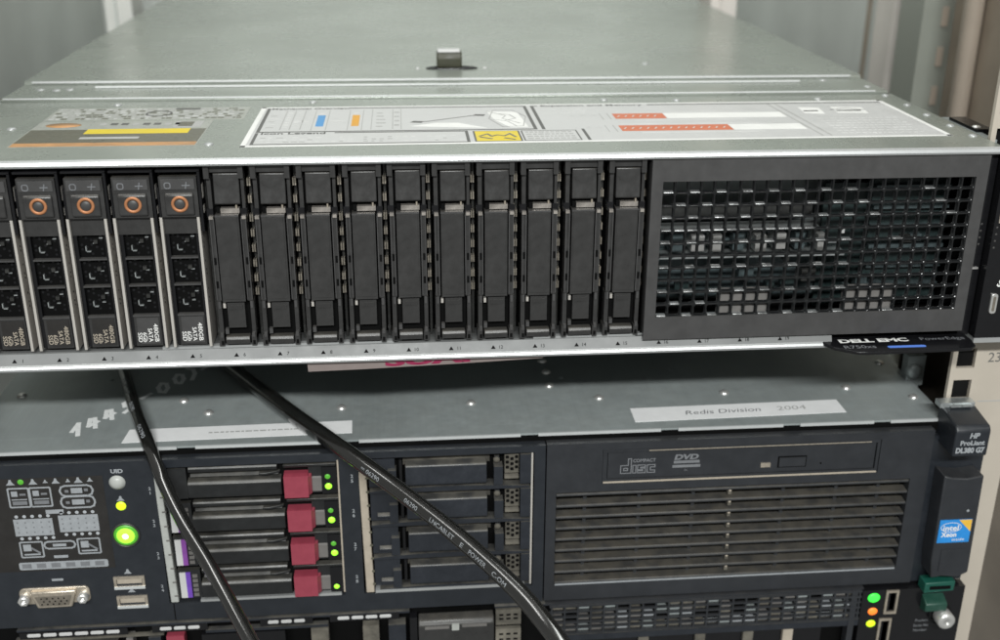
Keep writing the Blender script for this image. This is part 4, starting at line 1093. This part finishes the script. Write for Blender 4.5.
cable('power_cable', 'thicker black cable crossing diagonally in front of the blank bays at centre', c2+C2B, 3.7,
      [('=', 187, 1.6, 2), ('06290', 190, 1.9, 7.5), ('06290', 213, 1.9, 7.5), ('LNCABLET', 228, 1.9, 14), ('E', 246, 1.9, 1.6), ('POWER', 251, 1.9, 10), ('C-OM', 265, 1.9, 8)], math.radians(158))

# ================================================================== RACK CABINET
rk = thing('server_rack', 'beige and grey-green steel rack cabinet with square-holed posts, surrounding the servers', 'rack', (CX, 250, -400))
b = MB()
hs = []
z = -1.0
for k in range(-9, 9):
    for dz in (0, 15.875, 31.75):
        zz = -14.9 + k*44.45 - dz + 31.75 - 31.75
        hs.append((151.6, 160.4, zz-4.9, zz+4.9))
b.plate(149.3, 183.6, -400, 420, hs, 13.0, 15.2, M['beige'], .5)
b.box(181.6, 183.6, 15.4, 60, -400, 420, M['beige'], .3)
fp_ = b.build('front_post', rk, (166, 14, -400))
b = MB()
b.text('23U', 5.0, (166.4, 12.94, -14.6), M['ink'], align='l', bold=.0)
b.box(165, 183, 12.9, 13.05, -37.4, -36.9, M['midink'], .02)
b.build('unit_marking', fp_, (172, 13, 0))
b = MB(); b.plate(-326, -291.7, -400, 420, [(-303.0, -294.2, h[2], h[3]) for h in hs], 13.0, 15.2, M['beige'], .5); b.box(-326, -324, 15.4, 60, -400, 420, M['beige'], .3)
lp = b.build('front_post', rk, (-309, 14, -400))
b = MB(); b.box(-304, -293.2, 15.3, 16.2, -400, 420, M['hole'], 0); b.build('hole_backing', lp, (-298, 16, 0))
b = MB(); b.box(151.4, 161.5, 15.3, 16.2, -400, 420, M['hole'], 0); b.build('hole_backing', fp_, (156, 16, 0))
for side, x0, x1, mm_ in ((-1, -330, -309.3, 'paleposts'), (1, 156.4, 178.2, 'pinkpost')):
    b = MB(); b.box(x0, x1, 500, 503, -400, 700, M[mm_], .6)
    xi = x1 if side < 0 else x0
    b.box(xi-(3 if side < 0 else 0), xi+(0 if side < 0 else 3), 503.2, 540, -400, 700, M[mm_], .4)
    b.box(x0+7.6, x0+9.2, 497.5, 499.8, -400, 700, M['panel' if side < 0 else 'pinkpost'], .5)
    b.build('rear_post', rk, ((x0+x1)/2, 500, -400))
b = MB(); b.box(254, 257, 16, 760, -400, 700, M['panel'], .3); b.box(252.4, 253.8, 404, 409, -400, 700, M['taupe'], .5); b.build('side_panel', rk, (255, 400, -400))
b = MB(); b.box(251.6, 253.7, 20, 268, -400, 700, M['taupe'], .6); b.build('panel_reflection', rk, (252, 140, -400))  # taupe sheet paints the warm reflection on the front of the panel
b = MB(); b.box(-400, -397, 16, 760, -400, 700, M['panel'], .3); b.build('side_panel', rk, (-398, 400, -400))
b = MB(); b.box(-397, 254, 760, 764, -400, 700, M['panel'], .3); b.build('rear_door', rk, (CX, 762, -400))
b = MB(); b.prism([(p[0], p[1]) for p in b.rrect(238, 252, 326, 362, 5, 4)], 'z', -400, 700, M['pinkpost']); b.build('pale_strip', rk, (245, 344, -400))
b = MB(); b.prism([(p[0], p[1]) for p in b.rrect(240, 251, 226, 238, 5, 5)], 'z', -400, 700, M['warmband'])  # added strip, its paler colour stands for a soft reflection on the panel
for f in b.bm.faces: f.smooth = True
b.build('pale_strip', rk, (240, 232, -400))
b = MB()
b.box(233, 251.5, 268, 270.5, -400, 700, M['railgrey'], .4); b.box(231, 233, 268, 302, -400, 700, M['railgrey'], .4)
for k in range(34): b.box(243.5, 247.5, 266.8, 268.2, -300+25*k, -288+25*k, M['warmband'], .2)
b.build('slotted_rail', rk, (240, 280, -400))
b = MB()
b.box(150.5, 158, 28, 54, 85.0, 88.0, M['gloss'], .8); b.box(149.6, 153, 14, 60, 84, 86.6, M['zinc'], .3); b.dome((153, 33, 86.8), 'z', 2.4, 2.0, M['chrome'])
b.box(150.5, 153, 46, 700, 2, 84, M['zinc'], .3)
b.build('slide_rail', rk, (156, 40, 80))
for x0, x1 in ((151, 188), (-396, -294.5)):
    b = MB(); b.box(x0, x1, 66, 68, -400, 80, M['gapshade'], .2); b.build('shade_plate', rk, ((x0+x1)/2, 67, -400))  # added dark plates that shade the gaps beside the servers and block light
b = MB()
b.box(152, 154, 50, 400, -128, -46, M['zinc'], .3); b.lathe((150.5, 52, -38), 'y', [(4, 0), (4, 3), (3, 4), (0, 4)], M['zinc'], 12); b.box(147, 156, 50, 56, -46, -30, M['zinc'], .6)
b.build('slide_rail', rk, (153, 60, -100))

# ================================================================== LIGHT, WORLD, CAMERA
w = bpy.data.worlds.new('World'); S.world = w; w.use_nodes = True
bg = w.node_tree.nodes['Background']; bg.inputs['Color'].default_value = (.98, 1.0, .97, 1); bg.inputs['Strength'].default_value = .28
def area(name, loc, target, sx, sy, power, col):
    l = bpy.data.lights.new(name, 'AREA'); l.shape = 'RECTANGLE'; l.size = sx; l.size_y = sy; l.energy = power; l.color = col
    o = bpy.data.objects.new(name, l); COL.objects.link(o); o.location = loc
    o.rotation_euler = (Vector(target)-Vector(loc)).to_track_quat('-Z', 'Y').to_euler()
    return o
area('ceiling_light', (-.15, -1.55, 1.10), (-.07, 0, 0), 1.3, .09, 48, (.98, 1.0, .985))
area('ceiling_light', (-.12, .80, 1.75), (-.07, .40, 0), 1.25, .22, 9, (.97, 1.0, .96))
area('ceiling_light', (-.30, -.22, 1.70), (-.30, -.16, 0), 1.7, .12, 9, (1.0, 1.0, .97))

cam = bpy.data.cameras.new('camera'); co = bpy.data.objects.new('camera', cam); COL.objects.link(co)
yaw, pit, rol = .0970, -.3878, .0088
f = Vector((math.sin(yaw)*math.cos(pit), math.cos(yaw)*math.cos(pit), math.sin(pit)))
r0 = Vector((math.cos(yaw), -math.sin(yaw), 0)); u0 = r0.cross(f)
r = r0*math.cos(rol) + u0*math.sin(rol); u = -r0*math.sin(rol) + u0*math.cos(rol)
mw = Matrix((r, u, -f)).transposed().to_4x4(); mw.translation = Vector((-.0981, -.4357, .1937))
co.matrix_world = mw
cam.sensor_width = 36; cam.lens = 1121.59/1000*36; cam.shift_x = -.0108; cam.shift_y = .0018
cam.clip_start = .01; cam.clip_end = 50
cam.dof.use_dof = True; cam.dof.focus_distance = .462; cam.dof.aperture_fstop = 9.5
S.camera = co
S.view_settings.view_transform = 'Standard'; S.view_settings.look = 'None'; S.view_settings.exposure = 0; S.view_settings.gamma = 1
S.cycles.max_bounces = 6
